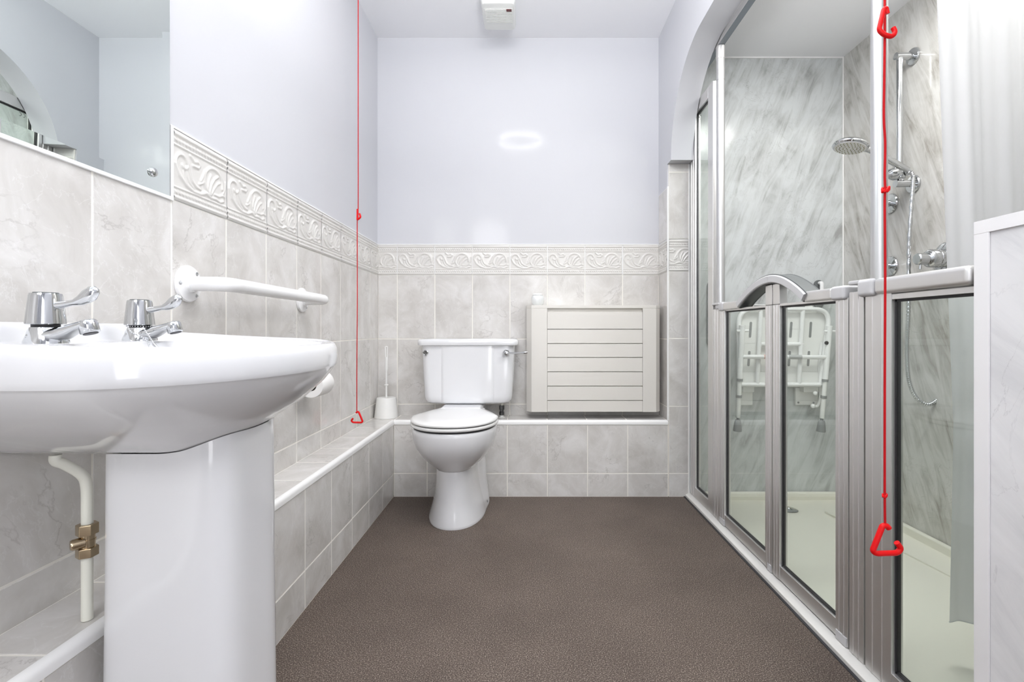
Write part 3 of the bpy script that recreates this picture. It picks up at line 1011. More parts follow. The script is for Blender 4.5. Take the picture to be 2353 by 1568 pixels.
bp = part('back_panel', MT['wplast'], t, back_panel)
part('grip_slot', MT['mgrey'], bp, lambda m: m.tube([S(570, 387, 2.465), S(1005, 387, 2.465)], 0.005, 10, sq=0.3))
def hplate(m):
    a, b = S(925, 1085, 2.478), S(1120, 1237, 2.478)
    m.box((a.x, 2.478, b.z), (b.x, YF - 0.001, a.z), 0, 0.003)
    m.box((a.x + 0.02, 2.44, a.z - 0.02), (b.x - 0.02, 2.478, a.z + 0.02), 0, 0.003)
hp = part('hinge_plate', MT['wplast'], t, hplate)
def hplate2(m):
    a, b = S(430, 1085, 2.478), S(560, 1237, 2.478)
    m.box((a.x, 2.478, b.z), (b.x, YF - 0.001, a.z), 0, 0.003)
    m.box((a.x + 0.01, 2.44, a.z - 0.02), (b.x - 0.01, 2.478, a.z + 0.02), 0, 0.003)
part('hinge_plate', MT['wplast'], t, hplate2)
for p in ((950, 1215), (1080, 1215)):
    part('screw', MT['mgrey'], hp, lambda m, p=p: m.lathe([(0.005, 0), (0.004, 0.003), (0, 0.0035)], S(*p, 2.4775), (0, -1, 0), 12))
def hstay(m):
    m.tube(spline([S(1150, 700, 2.43), S(1132, 860, 2.43), S(1135, 1050, 2.44), S(1140, 1150, 2.45), S(1118, 1240, 2.46), S(1075, 1245, 2.466)], 6), 0.0062, 10)
    for p in ((1095, 1135), (1075, 1245), (1180, 700)):
        m.ball(S(*p, 2.432), 0.011, 12, 8)
part('stay', MT['white'], t, hstay)
part('stay_bolt', MT['black'], t, lambda m: m.lathe([(0.009, 0), (0.009, 0.006)], S(1188, 703, 2.392), (0, -1, 0), 14))

# two white wall grips with grey backing beside the seat
def wallgrip(label, x0, z0, z1, xb, r, w):
    t = thing('wall_grip', label, 'wall grip', (x0, YF, z0))
    part('backing', MT['dgrey'], t, lambda m: m.prism(rounded(x0 - w, z0, x0 + w, z1, w * 0.98, 8), 'Y', YF - 0.010, YF - 0.001, 0, 0.002))
    part('bar', MT['white'], t, lambda m: m.tube(fillet([(xb, YF - 0.0105, z0 + 0.03), (xb, YF - 0.030, z0 + 0.03), (xb, YF - 0.030, z1 - 0.016), (xb, YF - 0.0105, z1 - 0.016)], 0.008, 4), r, 14))
p = S(1118, 165, YF)
wallgrip('small white upright grip on dark backing right of folded seat', p.x, 0.955, p.z, p.x + 0.002, 0.0095, 0.024)
wallgrip('tall white upright grip seen through the narrow fixed pane', 0.962, 0.745, 1.108, 0.966, 0.019, 0.045)

# ================================================================= CURTAIN
def curtain(m):
    nu, nv = 150, 30
    secs = []
    for j in range(nv + 1):
        tt = j / nv
        z = 2.005 - (2.005 - 0.105) * tt
        row = []
        for i in range(nu + 1):
            s = i / nu
            edge = 1.025 + 0.060 * min(1.0, tt * 1.35) - 0.010 * max(0, tt - 0.74) * 4
            x = edge + (1.585 - edge) * s
            y = 1.235 + 0.10 * s + (0.006 + 0.008 * tt) * math.sin(2 * PI * (s * 4.2 + 0.16)) + 0.0025 * math.sin(2 * PI * s * 13 + 3 * tt)
            row.append(Vector((x, y, z + 0.03 * s * tt)))
        secs.append(row)
    n = nu + 1
    vs = [p for r in secs for p in r]
    fs = [(j * n + i, j * n + i + 1, (j + 1) * n + i + 1, (j + 1) * n + i) for j in range(nv) for i in range(nu)]
    m.add(vs, fs)
    # hem
    m.tube([p + Vector((0, 0.0006, 0.002)) for p in secs[-1]], 0.0016, 6)
o = part('shower_curtain', MT['curtain'], None, curtain, angle=80)
tag(o, 'white shower curtain bunched at the right end of the shower', 'curtain')
t = thing('curtain_rail', 'white rail over the shower carrying the curtain', 'rail', (1.3, 1.28, 2.02))
part('rail', MT['white'], t, lambda m: m.tube([(0.872, 1.225, 2.022), (XS - 0.002, 1.345, 2.022)], 0.011, 14))

# ================================================================= MIRROR
t = thing('wall_mirror', 'large frameless mirror above the washbasin', 'mirror', (XL, 0.6, ZL0 + 0.002))
def mir(m):
    y0, y1, z0, z1, b = -0.05, 1.1000, ZL0 + 0.002, 2.05, 0.024
    xb, xf = XL - 0.0025, XL + 0.0035
    def ring(x, i):
        return [(x, y0 + i, z0 + i), (x, y1 - i, z0 + i), (x, y1 - i, z1 - i), (x, y0 + i, z1 - i)]
    m.loft([ring(xb, 0), ring(xf - 0.0006, 0), ring(xf, b)], 0, True, True)
part('plate', MT['mirror'], t, mir, angle=1)
def clip(y, z):
    return lambda m: m.lathe([(0.0095, 0), (0.0100, 0.0015), (0.0085, 0.005), (0.004, 0.0075), (0, 0.008)], (XL + 0.0037, y, z), (1, 0, 0), 20)
pc = atX(347, 396, XL)
part('screw_cap', MT['chrome'], t, clip(pc.y, pc.z))
part('screw_cap', MT['chrome'], t, clip(0.02, pc.z))

# ================================================================= GRAB RAIL
t = thing('grab_rail', 'white bent grab rail fixed to the tiles above the washbasin', 'grab rail', (XL, 1.16, 0.957))
gx = XL + 0.0005
for yy, zz in ((1.160, 0.957), (1.752, 0.954)):
    fl = part('flange', MT['white'], t, lambda m, yy=yy, zz=zz: m.lathe([(0.0435, 0), (0.0435, 0.004), (0.041, 0.007), (0.028, 0.0085), (0.022, 0.012), (0.0195, 0.018)], (gx, yy, zz), (1, 0, 0), 40))
    for a in (50, 180, 310):
        part('screw', MT['chrome'], fl, lambda m, a=a, yy=yy, zz=zz: m.lathe([(0.0044, 0.0074), (0.0042, 0.0095), (0.0, 0.0105)], (gx, yy + 0.034 * math.cos(math.radians(a)), zz + 0.034 * math.sin(math.radians(a))), (1, 0, 0), 14))
part('bar', MT['white'], t, lambda m: m.tube(fillet([(gx + 0.006, 1.160, 0.957), (gx + 0.090, 1.160, 0.957), (gx + 0.090, 1.752, 0.954), (gx + 0.006, 1.752, 0.954)], 0.075, 12), 0.0172, 24))

# ================================================================= WASHBASIN
CX, CY = -0.560, 0.825
def Rth(th):
    c, s = math.cos(th), math.sin(th)
    if c >= 0:
        a, b, n = 0.213, 0.283, 2.2
        return (abs(c / a) ** n + abs(s / b) ** n) ** (-1 / n)
    a, b = 0.2365, 0.283
    n = 2.2 + 4.0 * min(1, -c * 1.8)
    return (abs(c / a) ** n + abs(s / b) ** n) ** (-1 / n)
def gauge(x, y):
    dx, dy = x - CX, y - CY
    r = math.hypot(dx, dy)
    return r / Rth(math.atan2(dy, dx)) if r > 1e-9 else 0.0
def lerp_tab(tab, x):
    for (a, va), (b, vb) in zip(tab[:-1], tab[1:]):
        if x <= b:
            t_ = max(0, (x - a) / (b - a))
            return va + (vb - va) * t_
    return tab[-1][1]
RIM = [(-0.80, 0.850), (-0.75, 0.843), (-0.65, 0.8365), (-0.55, 0.832), (-0.45, 0.829), (-0.36, 0.8245), (-0.31, 0.820)]
def zrim(x):
    return lerp_tab(RIM, x)
UND = [(0.0, 0.650), (0.2, 0.655), (0.35, 0.668), (0.55, 0.694), (0.75, 0.724), (0.9, 0.755), (0.965, 0.775), (1.0, 0.790)]
def zund(s):
    return lerp_tab(UND, s)
def zunder(x, y):
    """underside of the bowl; it stays deep all the way back to the wall"""
    return zund(gauge(CX + (x - CX) * (0.12 if x < CX else 1.0), y))
def ztop(x, y, s):
    """top surface: rim, tap deck, bowl, raised lip at the wall"""
    zr = zrim(x)
    deck = 0.8275
    e = math.hypot((x + 0.529) / 0.162, (y - CY) / 0.228)
    z = zr + (deck - zr) * ss(0.955, 0.86, s) if x < -0.6 else zr - 0.004 * ss(0.97, 0.9, s)
    if x < -0.6:
        w = ss(-0.60, -0.66, x)
        z = (zr - 0.004 * ss(0.97, 0.9, s)) * (1 - w) + (zr + (deck - zr) * ss(0.965, 0.88, s)) * w
    if e < 1.0:
        z -= 0.115 * (1 - e ** 3.6)
    lip = ss(-0.776, -0.786, x)
    z = z * (1 - lip) + 0.861 * lip if s < 0.999 else z
    return z
t = thing('washbasin', 'large white pedestal washbasin under the mirror', 'washbasin', (CX, CY, 0.0))
def basin(m):
    n = 144
    secs = []
    for s in (0.02, 0.2, 0.35, 0.45, 0.55, 0.65, 0.75, 0.83, 0.9, 0.94, 0.965, 0.982):
        row = []
        for k in range(n):
            th = 2 * PI * k / n
            x, y = CX + Rth(th) * s * math.cos(th), CY + Rth(th) * s * math.sin(th)
            row.append(Vector((x, y, zunder(x, y))))
        secs.append(row)
    for s, f in ((0.9885, -0.035), (0.9935, 0.03), (0.9975, 0.14), (1.0, 0.34), (0.9995, 0.52), (0.9965, 0.68), (0.990, 0.82), (0.980, 0.92), (0.968, 0.98), (0.956, 1.0)):
        row = []
        for k in range(n):
            th = 2 * PI * k / n
            x, y = CX + Rth(th) * s * math.cos(th), CY + Rth(th) * s * math.sin(th)
            z0 = 0.783
            lip = ss(-0.776, -0.786, x)
            zt = zrim(x) * (1 - lip) + 0.861 * lip
            row.append(Vector((x, y, z0 + (zt - z0) * f)))
        secs.append(row)
    for s in (0.945, 0.93, 0.91, 0.88, 0.85, 0.82, 0.78, 0.74, 0.70, 0.65, 0.6, 0.55, 0.5, 0.44, 0.37, 0.3, 0.22, 0.14, 0.06, 0.02):
        row = []
        for k in range(n):
            th = 2 * PI * k / n
            x, y = CX + Rth(th) * s * math.cos(th), CY + Rth(th) * s * math.sin(th)
            row.append(Vector((x, y, ztop(x, y, s))))
        secs.append(row)
    m.loft(secs, 0, True, True)
part('bowl', MT['porc'], t, basin, angle=75)
def pedestal(m):
    n = 72
    base = []
    for k in range(n):
        th = 2 * PI * k / n
        c, s = math.cos(th), math.sin(th)
        a = 0.100 if c > 0 else 0.096
        nn = 4.2 if c > 0 else 7.0
        r = (abs(c / a) ** nn + abs(s / 0.092) ** nn) ** (-1 / nn)
        base.append((r * c, r * s))
    px, py = -0.553, 0.832
    secs = []
    for z, sc in ((0.0005, 1.10), (0.02, 1.10), (0.04, 1.07), (0.12, 1.04), (0.30, 1.025), (0.45, 1.01)):
        secs.append([Vector((px + x * sc, py + y * sc, z)) for x, y in base])
    top = []
    for x, y in base:
        top.append(Vector((px + x, py + y, zunder(px + x, py + y) - 0.0015)))
    secs.append(top)
    top2 = [Vector((px + x * 0.93, py + y * 0.93, zunder(px + x * 0.93, py + y * 0.93) - 0.0015)) for x, y in base]
    secs.append(top2)
    m.loft(secs, 0, True, False)
part('pedestal', MT['porc'], t, pedestal, angle=40)
part('waste', MT['chrome'], t, lambda m: m.lathe([(0.0, 0), (0.030, 0), (0.031, 0.002), (0.02, 0.003), (0.0, 0.001)], (-0.515, CY, ztop(-0.515, CY, gauge(-0.515, CY)) + 0.0005), seg=24))

# taps
def tap(label, ty):
    tx, tz = -0.722, 0.8285
    t = thing('basin_tap', label, 'tap', (tx, ty, tz))
    def body(m):
        secs = []
        for h, rx_, ry_, ox in ((0, 0.029, 0.024, 0.0), (0.004, 0.0285, 0.0235, 0.0), (0.012, 0.025, 0.021, 0.0), (0.020, 0.021, 0.0195, -0.001), (0.0245, 0.0185, 0.018, -0.001)):
            secs.append([Vector((tx + ox + rx_ * math.cos(2 * PI * k / 32), ty + ry_ * math.sin(2 * PI * k / 32), tz + h)) for k in range(32)])
        m.loft(secs, 0)
    part('body', MT['chrome'], t, body, angle=45)
    part('neck', MT['black'], t, lambda m: m.lathe([(0.0165, 0), (0.0165, 0.005)], (tx - 0.001, ty, tz + 0.0242), seg=24))
    part('head', MT['chrome'], t, lambda m: m.lathe([(0.0225, 0), (0.0237, 0.001), (0.0232, 0.006), (0.0196, 0.043), (0.0186, 0.0465), (0.0, 0.0470)], (tx - 0.001, ty, tz + 0.0288), seg=36))
    part('cap_ring', MT['dgrey'], t, lambda m: m.lathe([(0.0150, 0), (0.0145, 0.0012), (0, 0.0014)], (tx - 0.001, ty, tz + 0.0757), seg=28))
    def lever(m):
        st = [(0.016, 0.0570, 0.0062, 0.0088), (0.028, 0.0590, 0.0052, 0.0072), (0.042, 0.0620, 0.0048, 0.0062), (0.050, 0.0652, 0.0080, 0.0070), (0.057, 0.0695, 0.0115, 0.0080), (0.065, 0.0735, 0.0125, 0.0084), (0.072, 0.0760, 0.0110, 0.0070), (0.077, 0.0780, 0.0050, 0.0040), (0.0785, 0.0785, 0.0012, 0.001)]
        secs = [[Vector((tx + dx, ty + w * math.cos(2 * PI * k / 20), tz + dz + hh * math.sin(2 * PI * k / 20))) for k in range(20)] for dx, dz, hh, w in st]
        m.loft(secs, 0)
    part('lever', MT['chrome'], t, lever, angle=60)
    def spout(m):
        st = [(-0.012, 0.0105, 0.0100, 0.0200), (0.010, 0.0118, 0.0114, 0.0190), (0.022, 0.0138, 0.0122, 0.0165), (0.035, 0.0185, 0.0108, 0.0138), (0.050, 0.0255, 0.0078, 0.0120), (0.061, 0.0295, 0.0072, 0.0122)]
        secs = [[Vector((tx + dx, ty + w * math.cos(2 * PI * k / 24), tz + dz + hh * math.sin(2 * PI * k / 24))) for k in range(24)] for dx, dz, hh, w in st]
        m.loft(secs, 0)
        m.lathe([(0.0112, 0), (0.0122, 0.001), (0.0122, 0.0165), (0.0108, 0.0195), (0.006, 0.0210), (0, 0.0212)], (tx + 0.0665, ty, tz + 0.0155), (-0.30, 0, 1), 32)
    part('spout', MT['chrome'], t, spout, angle=50)
    part('outlet', MT['black'], t, lambda m: m.lathe([(0.0, -0.0008), (0.0092, -0.0008), (0.0092, 0.002), (0, 0.002)], (tx + 0.0667, ty, tz + 0.0152), (-0.30, 0, 1), 20))
    return t
tap('chrome lever basin tap at far left, without a chain', 0.741)
tap('chrome lever basin tap with a beaded chain around its neck', 0.921)
def chain(m):
    y0 = 0.921
    pts = []
    ring = [(-0.723 + 0.0215 * math.cos(a), y0 + 0.0210 * math.sin(a), 0.8555 - 0.0035 * math.cos(a * 0.5)) for a in [math.radians(-165 + 15 * k) for k in range(24)]]
    pts = spline([at(293, 747, 0.885), at(300, 762, 0.885), at(318, 772, 0.884), at(335, 781, 0.884), at(341, 790, 0.884), at(343, 800, 0.882)], 10)
    pts2 = spline([at(329, 753, 0.893), at(339, 768, 0.89), at(347, 780, 0.884), at(353, 790, 0.882)], 10)
    for path in (pts, pts2):
        d, last = 0.0, None
        for i in range(len(path) - 1):
            a, b = path[i], path[i + 1]
            L = (b - a).length
            while d < L:
                m.ball(a.lerp(b, d / L), 0.00165, 10, 6)
                d += 0.0040
            d -= L
        m.tube(path, 0.0005, 5)
    m.tube([at(353, 791, 0.882), at(362, 801, 0.880)], 0.0028, 10)
    ringp = [(-0.723 + 0.0195 * math.cos(math.radians(a)), y0 + 0.0190 * math.sin(math.radians(a)), 0.8555) for a in range(-180, 181, 12)]
    for q in ringp:
        m.ball(q, 0.0012, 8, 5)
o = part('plug_chain', MT['chrome'], None, chain, angle=80)
tag(o, 'thin beaded plug chain hanging from the right hand tap', 'chain')

# supply pipe with isolating valve beside the pedestal
t = thing('supply_pipe', 'cream painted water pipe rising behind the pedestal', 'pipe', (-0.700, 0.785, LZ))
def spipe(m):
    m.tube(spline([(-0.700, 0.785, LZ + 0.001), (-0.700, 0.785, 0.45), (-0.700, 0.785, 0.55), (-0.7005, 0.7845, 0.600), (-0.704, 0.779, 0.620), (-0.715, 0.763, 0.640), (-0.721, 0.755, zunder(-0.722, 0.754) - 0.012), (-0.7215, 0.7545, zunder(-0.722, 0.754) - 0.0025)], 8), 0.0078, 16)
part('tube', MT['pipe'], t, spipe)
def valve(m):
    c = (-0.700, 0.785)
    def hexa(z0, z1, r):
        m.prism([(c[0] + r * math.cos(PI / 6 + PI / 3 * k), c[1] + r * math.sin(PI / 6 + PI / 3 * k)) for k in range(6)], 'Z', z0, z1, 0, 0.0012)
    hexa(0.523, 0.540, 0.0150)
    hexa(0.488, 0.503, 0.0150)
    m.lathe([(0.0105, 0), (0.0105, 0.036)], (c[0], c[1], 0.496), seg=20)
    m.lathe([(0.0115, 0.0), (0.0115, 0.003)], (c[0], c[1], 0.5125), seg=20)
    m.lathe([(0.0085, 0), (0.0085, 0.014), (0.007, 0.017), (0, 0.0175)], (c[0] + 0.001, c[1] - 0.006, 0.5125), (-0.62, -0.78, 0), 18)
part('isolating_valve', MT['brass'], t, valve)

# ================================================================= TOILET ROLL
t = thing('toilet_roll', 'white toilet roll on the left wall behind the basin tip', 'toilet roll', (-0.745, 1.73, 0.655))
rc = Vector((-0.738, 1.690, 0.656))
def roll(m):
    n = 40
    def ringp(r, y):
        return [Vector((rc.x + r * math.cos(2 * PI * k / n), y, rc.z + r * math.sin(2 * PI * k / n))) for k in range(n)]
    m.loft([ringp(0.019, rc.y), ringp(0.0415, rc.y), ringp(0.0425, rc.y + 0.002), ringp(0.0425, rc.y + 0.096), ringp(0.0415, rc.y + 0.098), ringp(0.019, rc.y + 0.098)], 0, False, False)
part('paper', MT['paper'], t, roll)
def core(m):
    n = 32
    def ringp(r, y):
        return [Vector((rc.x + r * math.cos(2 * PI * k / n), y, rc.z + r * math.sin(2 * PI * k / n))) for k in range(n)]
    m.loft([ringp(0.0192, rc.y + 0.001), ringp(0.0192, rc.y + 0.097), ringp(0.0178, rc.y + 0.097), ringp(0.0178, rc.y + 0.001)], 0, False, False)
part('cardboard_core', MT['card'], t, core)
t = thing('roll_holder', 'small chrome arm holding the toilet roll', 'toilet roll holder', (XL, 1.80, 0.655))
part('arm', MT['chrome'], t, lambda m: m.tube(fillet([(XL + 0.004, 1.806, 0.662), (-0.738, 1.806, 0.662), (-0.738, 1.680, 0.6682)], 0.012, 5), 0.0050, 12))
part('wall_plate', MT['chrome'], t, lambda m: m.lathe([(0.020, 0), (0.020, 0.003), (0.012, 0.006)], (XL + 0.0006, 1.806, 0.662), (1, 0, 0), 24))

# ================================================================= TOILET
TX = -0.316
t = thing('toilet', 'white close coupled toilet with lid down against back ledge', 'toilet', (TX, 2.3, 0.0))
def plan(yf, yb, wf, wb, n=56, fr=0.5, ex=2.2):
    """closed plan outline: rounded front at yf, squarer back at yb; wf = widest half width, wb = back half width"""
    pts = []
    ym = yf + (yb - yf) * fr
    for k in range(n):
        th = 2 * PI * k / n
        c, s = math.cos(th), math.sin(th)
        if c >= 0:
            sy = abs(c) ** (2 / ex)
            sx = math.copysign(abs(s) ** (2 / ex), s)
            pts.append((TX + wf * sx, ym - (ym - yf) * sy))
        else:
            sy = abs(c) ** (2 / 5.0)
            sx = math.copysign(abs(s) ** (2 / 5.0), s)
            pts.append((TX + (wf + (wb - wf) * sy) * sx, ym + (yb - ym) * sy))
    return pts
def zpan(z):
    return z - 0.015 * ss(0.22, 0.42, z)
def sec(z, *a, **k):
    return [Vector((x, y, zpan(z))) for x, y in plan(*a, **k)]
def pan(m):
    # foot and column
    m.loft([sec(0.0005, 2.074, 2.484, 0.130, 0.146, fr=0.62), sec(0.012, 2.072, 2.484, 0.130, 0.147, fr=0.62), sec(0.05, 2.082, 2.484, 0.118, 0.143, fr=0.62), sec(0.12, 2.094, 2.484, 0.101, 0.138, fr=0.6), sec(0.20, 2.098, 2.484, 0.092, 0.135, fr=0.6, ex=2.6),
            sec(0.245, 2.095, 2.484, 0.090, 0.132, fr=0.6, ex=2.6), sec(0.33, 2.12, 2.484, 0.120, 0.118, fr=0.6), sec(0.39, 2.14, 2.484, 0.125, 0.115, fr=0.6)])
    # bowl
    m.loft([sec(0.225, 2.125, 2.30, 0.060, 0.050), sec(0.243, 2.088, 2.36, 0.082, 0.060, ex=2.5), sec(0.250, 2.082, 2.37, 0.094, 0.065), sec(0.275, 2.055, 2.39, 0.122, 0.08), sec(0.305, 2.030, 2.41, 0.147, 0.09), sec(0.345, 2.000, 2.43, 0.170, 0.10),
            sec(0.385, 1.988, 2.44, 0.182, 0.11), sec(0.420, 1.982, 2.45, 0.187, 0.12), sec(0.436, 1.984, 2.45, 0.186, 0.12), sec(0.440, 1.989, 2.445, 0.181, 0.115)])
    # shelf that carries the cistern
    m.box((TX - 0.105, 2.36, 0.3925), (TX + 0.105, 2.640, 0.4725), 0, 0.02, 3)
part('pan', MT['porc'], t, pan, angle=50)
part('screw_cap', MT['mgrey'], t, lambda m: m.lathe([(0.006, 0), (0.005, 0.003), (0, 0.004)], (TX + 0.1335, 2.33, 0.035), (1, -0.1, 0.25), 12))
def lidplan(ins, z):
    return [Vector((x, y, z - 0.015)) for x, y in plan(1.976 + ins, 2.449 - ins, 0.194 - ins, 0.110 - ins, fr=0.5, n=72)]
def seat(m):
    m.loft([lidplan(0.006, 0.4475), lidplan(0.002, 0.4495), lidplan(0.0, 0.454), lidplan(0.001, 0.459), lidplan(0.006, 0.4610)])
part('seat', MT['seatpl'], t, seat, angle=50)
def lid(m):
    m.loft([lidplan(0.007, 0.4650), lidplan(0.003, 0.4665), lidplan(0.001, 0.471), lidplan(0.003, 0.4755), lidplan(0.010, 0.4795), lidplan(0.03, 0.4825), lidplan(0.07, 0.4845), lidplan(0.10, 0.4850)])
part('lid', MT['seatpl'], t, lid, angle=50)
part('buffers', MT['black'], t, lambda m: (m.loft([lidplan(0.012, 0.4402), lidplan(0.012, 0.4474)]), m.loft([lidplan(0.012, 0.4611), lidplan(0.012, 0.4649)])))
part('seat_hinge', MT['seatpl'], t, lambda m: (m.tube([(TX - 0.10, 2.432, 0.4560), (TX + 0.10, 2.432, 0.4560)], 0.0080, 14), m.box((TX - 0.115, 2.400, 0.430), (TX + 0.115, 2.446, 0.460), 0, 0.006)))
# cistern
cxm = TX + 0.026
def cist_sec(z, w, yf, r=0.035, yb=2.655):
    pts = []
    raw = [(cxm - w, yb), (cxm - w, yf + r)]
    for k in range(1, 7):
        a = PI / 2 * k / 6
        raw.append((cxm - w + r - r * math.cos(a), yf + r - r * math.sin(a)))
    for u, d in ((-0.66, 0.0), (-0.585, 0.0), (-0.565, -0.0025), (-0.52, -0.004), (-0.3, -0.006), (0, -0.007), (0.3, -0.006), (0.52, -0.004), (0.565, -0.0025), (0.585, 0.0), (0.66, 0.0)):
        raw.append((cxm + u * 0.225, yf + d))
    for k in range(0, 7):
        a = PI / 2 * k / 6
        raw.append((cxm + w - r + r * math.sin(a), yf + r - r * math.cos(a)))
    raw.append((cxm + w, yb))
    return [Vector((x, y, z)) for x, y in raw]
def cist(m):
    ss_ = [(0.4735, 0.150, 2.500), (0.4745, 0.185, 2.482), (0.478, 0.200, 2.472), (0.484, 0.211, 2.466), (0.495, 0.2185, 2.463), (0.515, 0.222, 2.462), (0.60, 0.2265, 2.461), (0.70, 0.231, 2.460), (0.768, 0.2345, 2.459)]
    m.loft([cist_sec(z, w, y) for z, w, y in ss_])
ci = part('cistern', MT['porc'], t, cist, angle=25)
def cl(m):
    def R(w, yf, z):
        return [Vector((x, y, z)) for x, y in [(p[0], p[1]) for p in rounded(cxm - w, yf, cxm + w, 2.655, 0.03)]]
    m.loft([R(0.243, 2.452, 0.7685), R(0.250, 2.446, 0.770), R(0.252, 2.444, 0.776), R(0.252, 2.444, 0.790), R(0.249, 2.447, 0.797), R(0.240, 2.456, 0.8005), R(0.2, 2.49, 0.8025)])
part('cistern_lid', MT['porc'], t, cl, angle=50)
bx_, bz_ = at(978, 811, 2.458).x, at(978, 811, 2.458).z
part('blanking_cap', MT['chrome'], t, lambda m: m.lathe([(0.0135, 0), (0.0135, 0.004), (0.011, 0.006), (0.0105, 0.0045), (0, 0.0045)], (bx_, 2.4590, bz_), (0, -1, 0), 24))
lp = at(1163, 812, 2.45)
def lev(m):
    m.lathe([(0.017, 0), (0.017, 0.006), (0.0165, 0.014), (0.011, 0.022), (0, 0.024)], (lp.x, 2.4588, lp.z), (0, -1, 0), 24)
    a = Vector((lp.x + 0.008, 2.444, lp.z))
    m.tube(spline([a, a + Vector((0.035, -0.012, 0.001)), a + Vector((0.070, -0.022, 0.003)), a + Vector((0.098, -0.026, 0.006))], 5), [0.0048] * 8 + [0.0046, 0.0044, 0.005, 0.0062, 0.0068, 0.0068, 0.006, 0.004], 14)
part('flush_lever', MT['chrome'], t, lev)

# water inlet under the cistern
t = thing('inlet_valve', 'small dark chrome inlet valve under right side of the cistern', 'valve', (-0.125, 2.60, LZ))
vx, vyy = at(1153, 945, 2.585).x, 2.585
def inlet(m):
    m.lathe([(0.018, 0.0005), (0.018, 0.003), (0.010, 0.006), (0.009, 0.012)], (vx, vyy, LZ), seg=24)
part('collar', MT['wplast'], t, inlet)
def inl2(m):
    m.lathe([(0.0110, 0.012), (0.0130, 0.014), (0.0130, 0.030), (0.0100, 0.032), (0.0100, 0.040), (0.0135, 0.042), (0.0135, 0.062), (0.010, 0.064)], (vx, vyy, LZ), seg=6)
part('body', simple('dark_chrome', (0.25, 0.26, 0.27), 0.12, 1.0), t, inl2)
part('tail', MT['pipe'], t, lambda m: m.lathe([(0.0075, 0.0645), (0.0075, 0.0855)], (vx, vyy, LZ), seg=16))

# ================================================================= TOILET BRUSH
t = thing('toilet_brush', 'white toilet brush standing in its pot on the corner ledge', 'toilet brush', (-0.7345, 2.592, LZ))
bc = (-0.7345, 2.592, LZ + 0.0008)
part('pot', MT['wplast'], t, lambda m: m.lathe([(0.055, 0), (0.0615, 0.0), (0.0615, 0.004), (0.050, 0.098), (0.048, 0.103), (0.044, 0.1045), (0.013, 0.1035), (0.011, 0.102), (0.0, 0.102)], bc, seg=40))
def bh(m):
    m.tube([(bc[0], bc[1], bc[2] + 0.100), (bc[0], bc[1], bc[2] + 0.262)], 0.0050, 12)
    m.lathe([(0.006, 0), (0.0105, 0.003), (0.0105, 0.006), (0.006, 0.008)], (bc[0], bc[1], bc[2] + 0.166), seg=16)
    m.lathe([(0.0055, 0), (0.0092, 0.012), (0.0080, 0.05), (0.0072, 0.075)], (bc[0], bc[1], bc[2] + 0.242), seg=14)
    m.tube(fillet([(bc[0] - 0.0045, bc[1], bc[2] + 0.312), (bc[0] - 0.0055, bc[1], bc[2] + 0.372), (bc[0] + 0.0055, bc[1], bc[2] + 0.372), (bc[0] + 0.0045, bc[1], bc[2] + 0.312)], 0.005, 5), 0.0030, 10)
part('handle', MT['wplast'], t, bh)

# ================================================================= RADIATOR COVER
t = thing('radiator_cover', 'cream slatted radiator cover on back wall above the ledge', 'radiator cover', (0.355, 2.60, 0.423))
RX0, RX1, RYF, RZ0, RZ1 = 0.004, 0.698, 2.532, 0.4235, 0.9720
SX0, SX1 = at(1257.5, 700, RYF).x, at(1477, 700, RYF).x
RCH = 0.026
def rcase(m):
    # two chamfered side pieces, a top rail and a lid round the slatted middle; open below
    left = [(RX0, 2.654), (RX0, RYF + 0.03), (RX0 + RCH, RYF), (SX0, RYF), (SX0, RYF + 0.014), (RX0 + RCH + 0.005, RYF + 0.014), (RX0 + 0.014, RYF + 0.036), (RX0 + 0.014, 2.654)]
    right = [(RX1, 2.654), (RX1, RYF + 0.03), (RX1 - RCH, RYF), (SX1, RYF), (SX1, RYF + 0.014), (RX1 - RCH - 0.005, RYF + 0.014), (RX1 - 0.014, RYF + 0.036), (RX1 - 0.014, 2.654)]
    m.prism(left, 'Z', RZ0, RZ1 - 0.0142, 0, 0.0010)
    m.prism(right, 'Z', RZ0, RZ1 - 0.0142, 0, 0.0010)
    m.prism([(RX0, 2.654), (RX0, RYF + 0.03), (RX0 + RCH, RYF), (RX1 - RCH, RYF), (RX1, RYF + 0.03), (RX1, 2.654)], 'Z', RZ1 - 0.014, RZ1 + 0.002, 0, 0.0012)
    m.box((SX0 + 0.0002, RYF + 0.0175, RZ0 + 0.001), (SX1 - 0.0002, RYF + 0.0200, RZ1 - 0.0142), 0)
cs = part('case', MT['cream'], t, rcase)
def rpanel(m):
    edges = [714, 757, 790, 822, 855, 888, 921, 950]
    zz = [H + (PY - e) * RYF / F for e in edges]
    zz[-1] = RZ0 - 0.0005
    for i, (a, b) in enumerate(zip(zz[:-1], zz[1:])):
        m.box((SX0 + 0.0006, RYF + 0.0012, b + 0.0015), (SX1 - 0.0006, RYF + 0.017, a - (0.0075 if i == 0 else 0.0015)), 0, 0.0016)
part('slatted_panel', MT['cream'], t, rpanel)
def rad(m):
    for k in range(14):
        x = RX0 + 0.06 + k * 0.0425
        m.box((x, 2.595, RZ0 + 0.03), (x + 0.032, 2.625, RZ1 - 0.06), 0, 0.006)
    m.box((RX0 + 0.05, 2.604, RZ0 + 0.04), (RX1 - 0.05, 2.612, RZ1 - 0.07), 0, 0.002)
    m.box((RX0 + 0.15, 2.625, RZ0 + 0.1), (RX0 + 0.19, 2.655, RZ0 + 0.3), 0, 0.002)
    m.box((RX1 - 0.19, 2.625, RZ0 + 0.1), (RX1 - 0.15, 2.655, RZ0 + 0.3), 0, 0.002)
part('radiator_body', MT['mgrey'], t, rad)

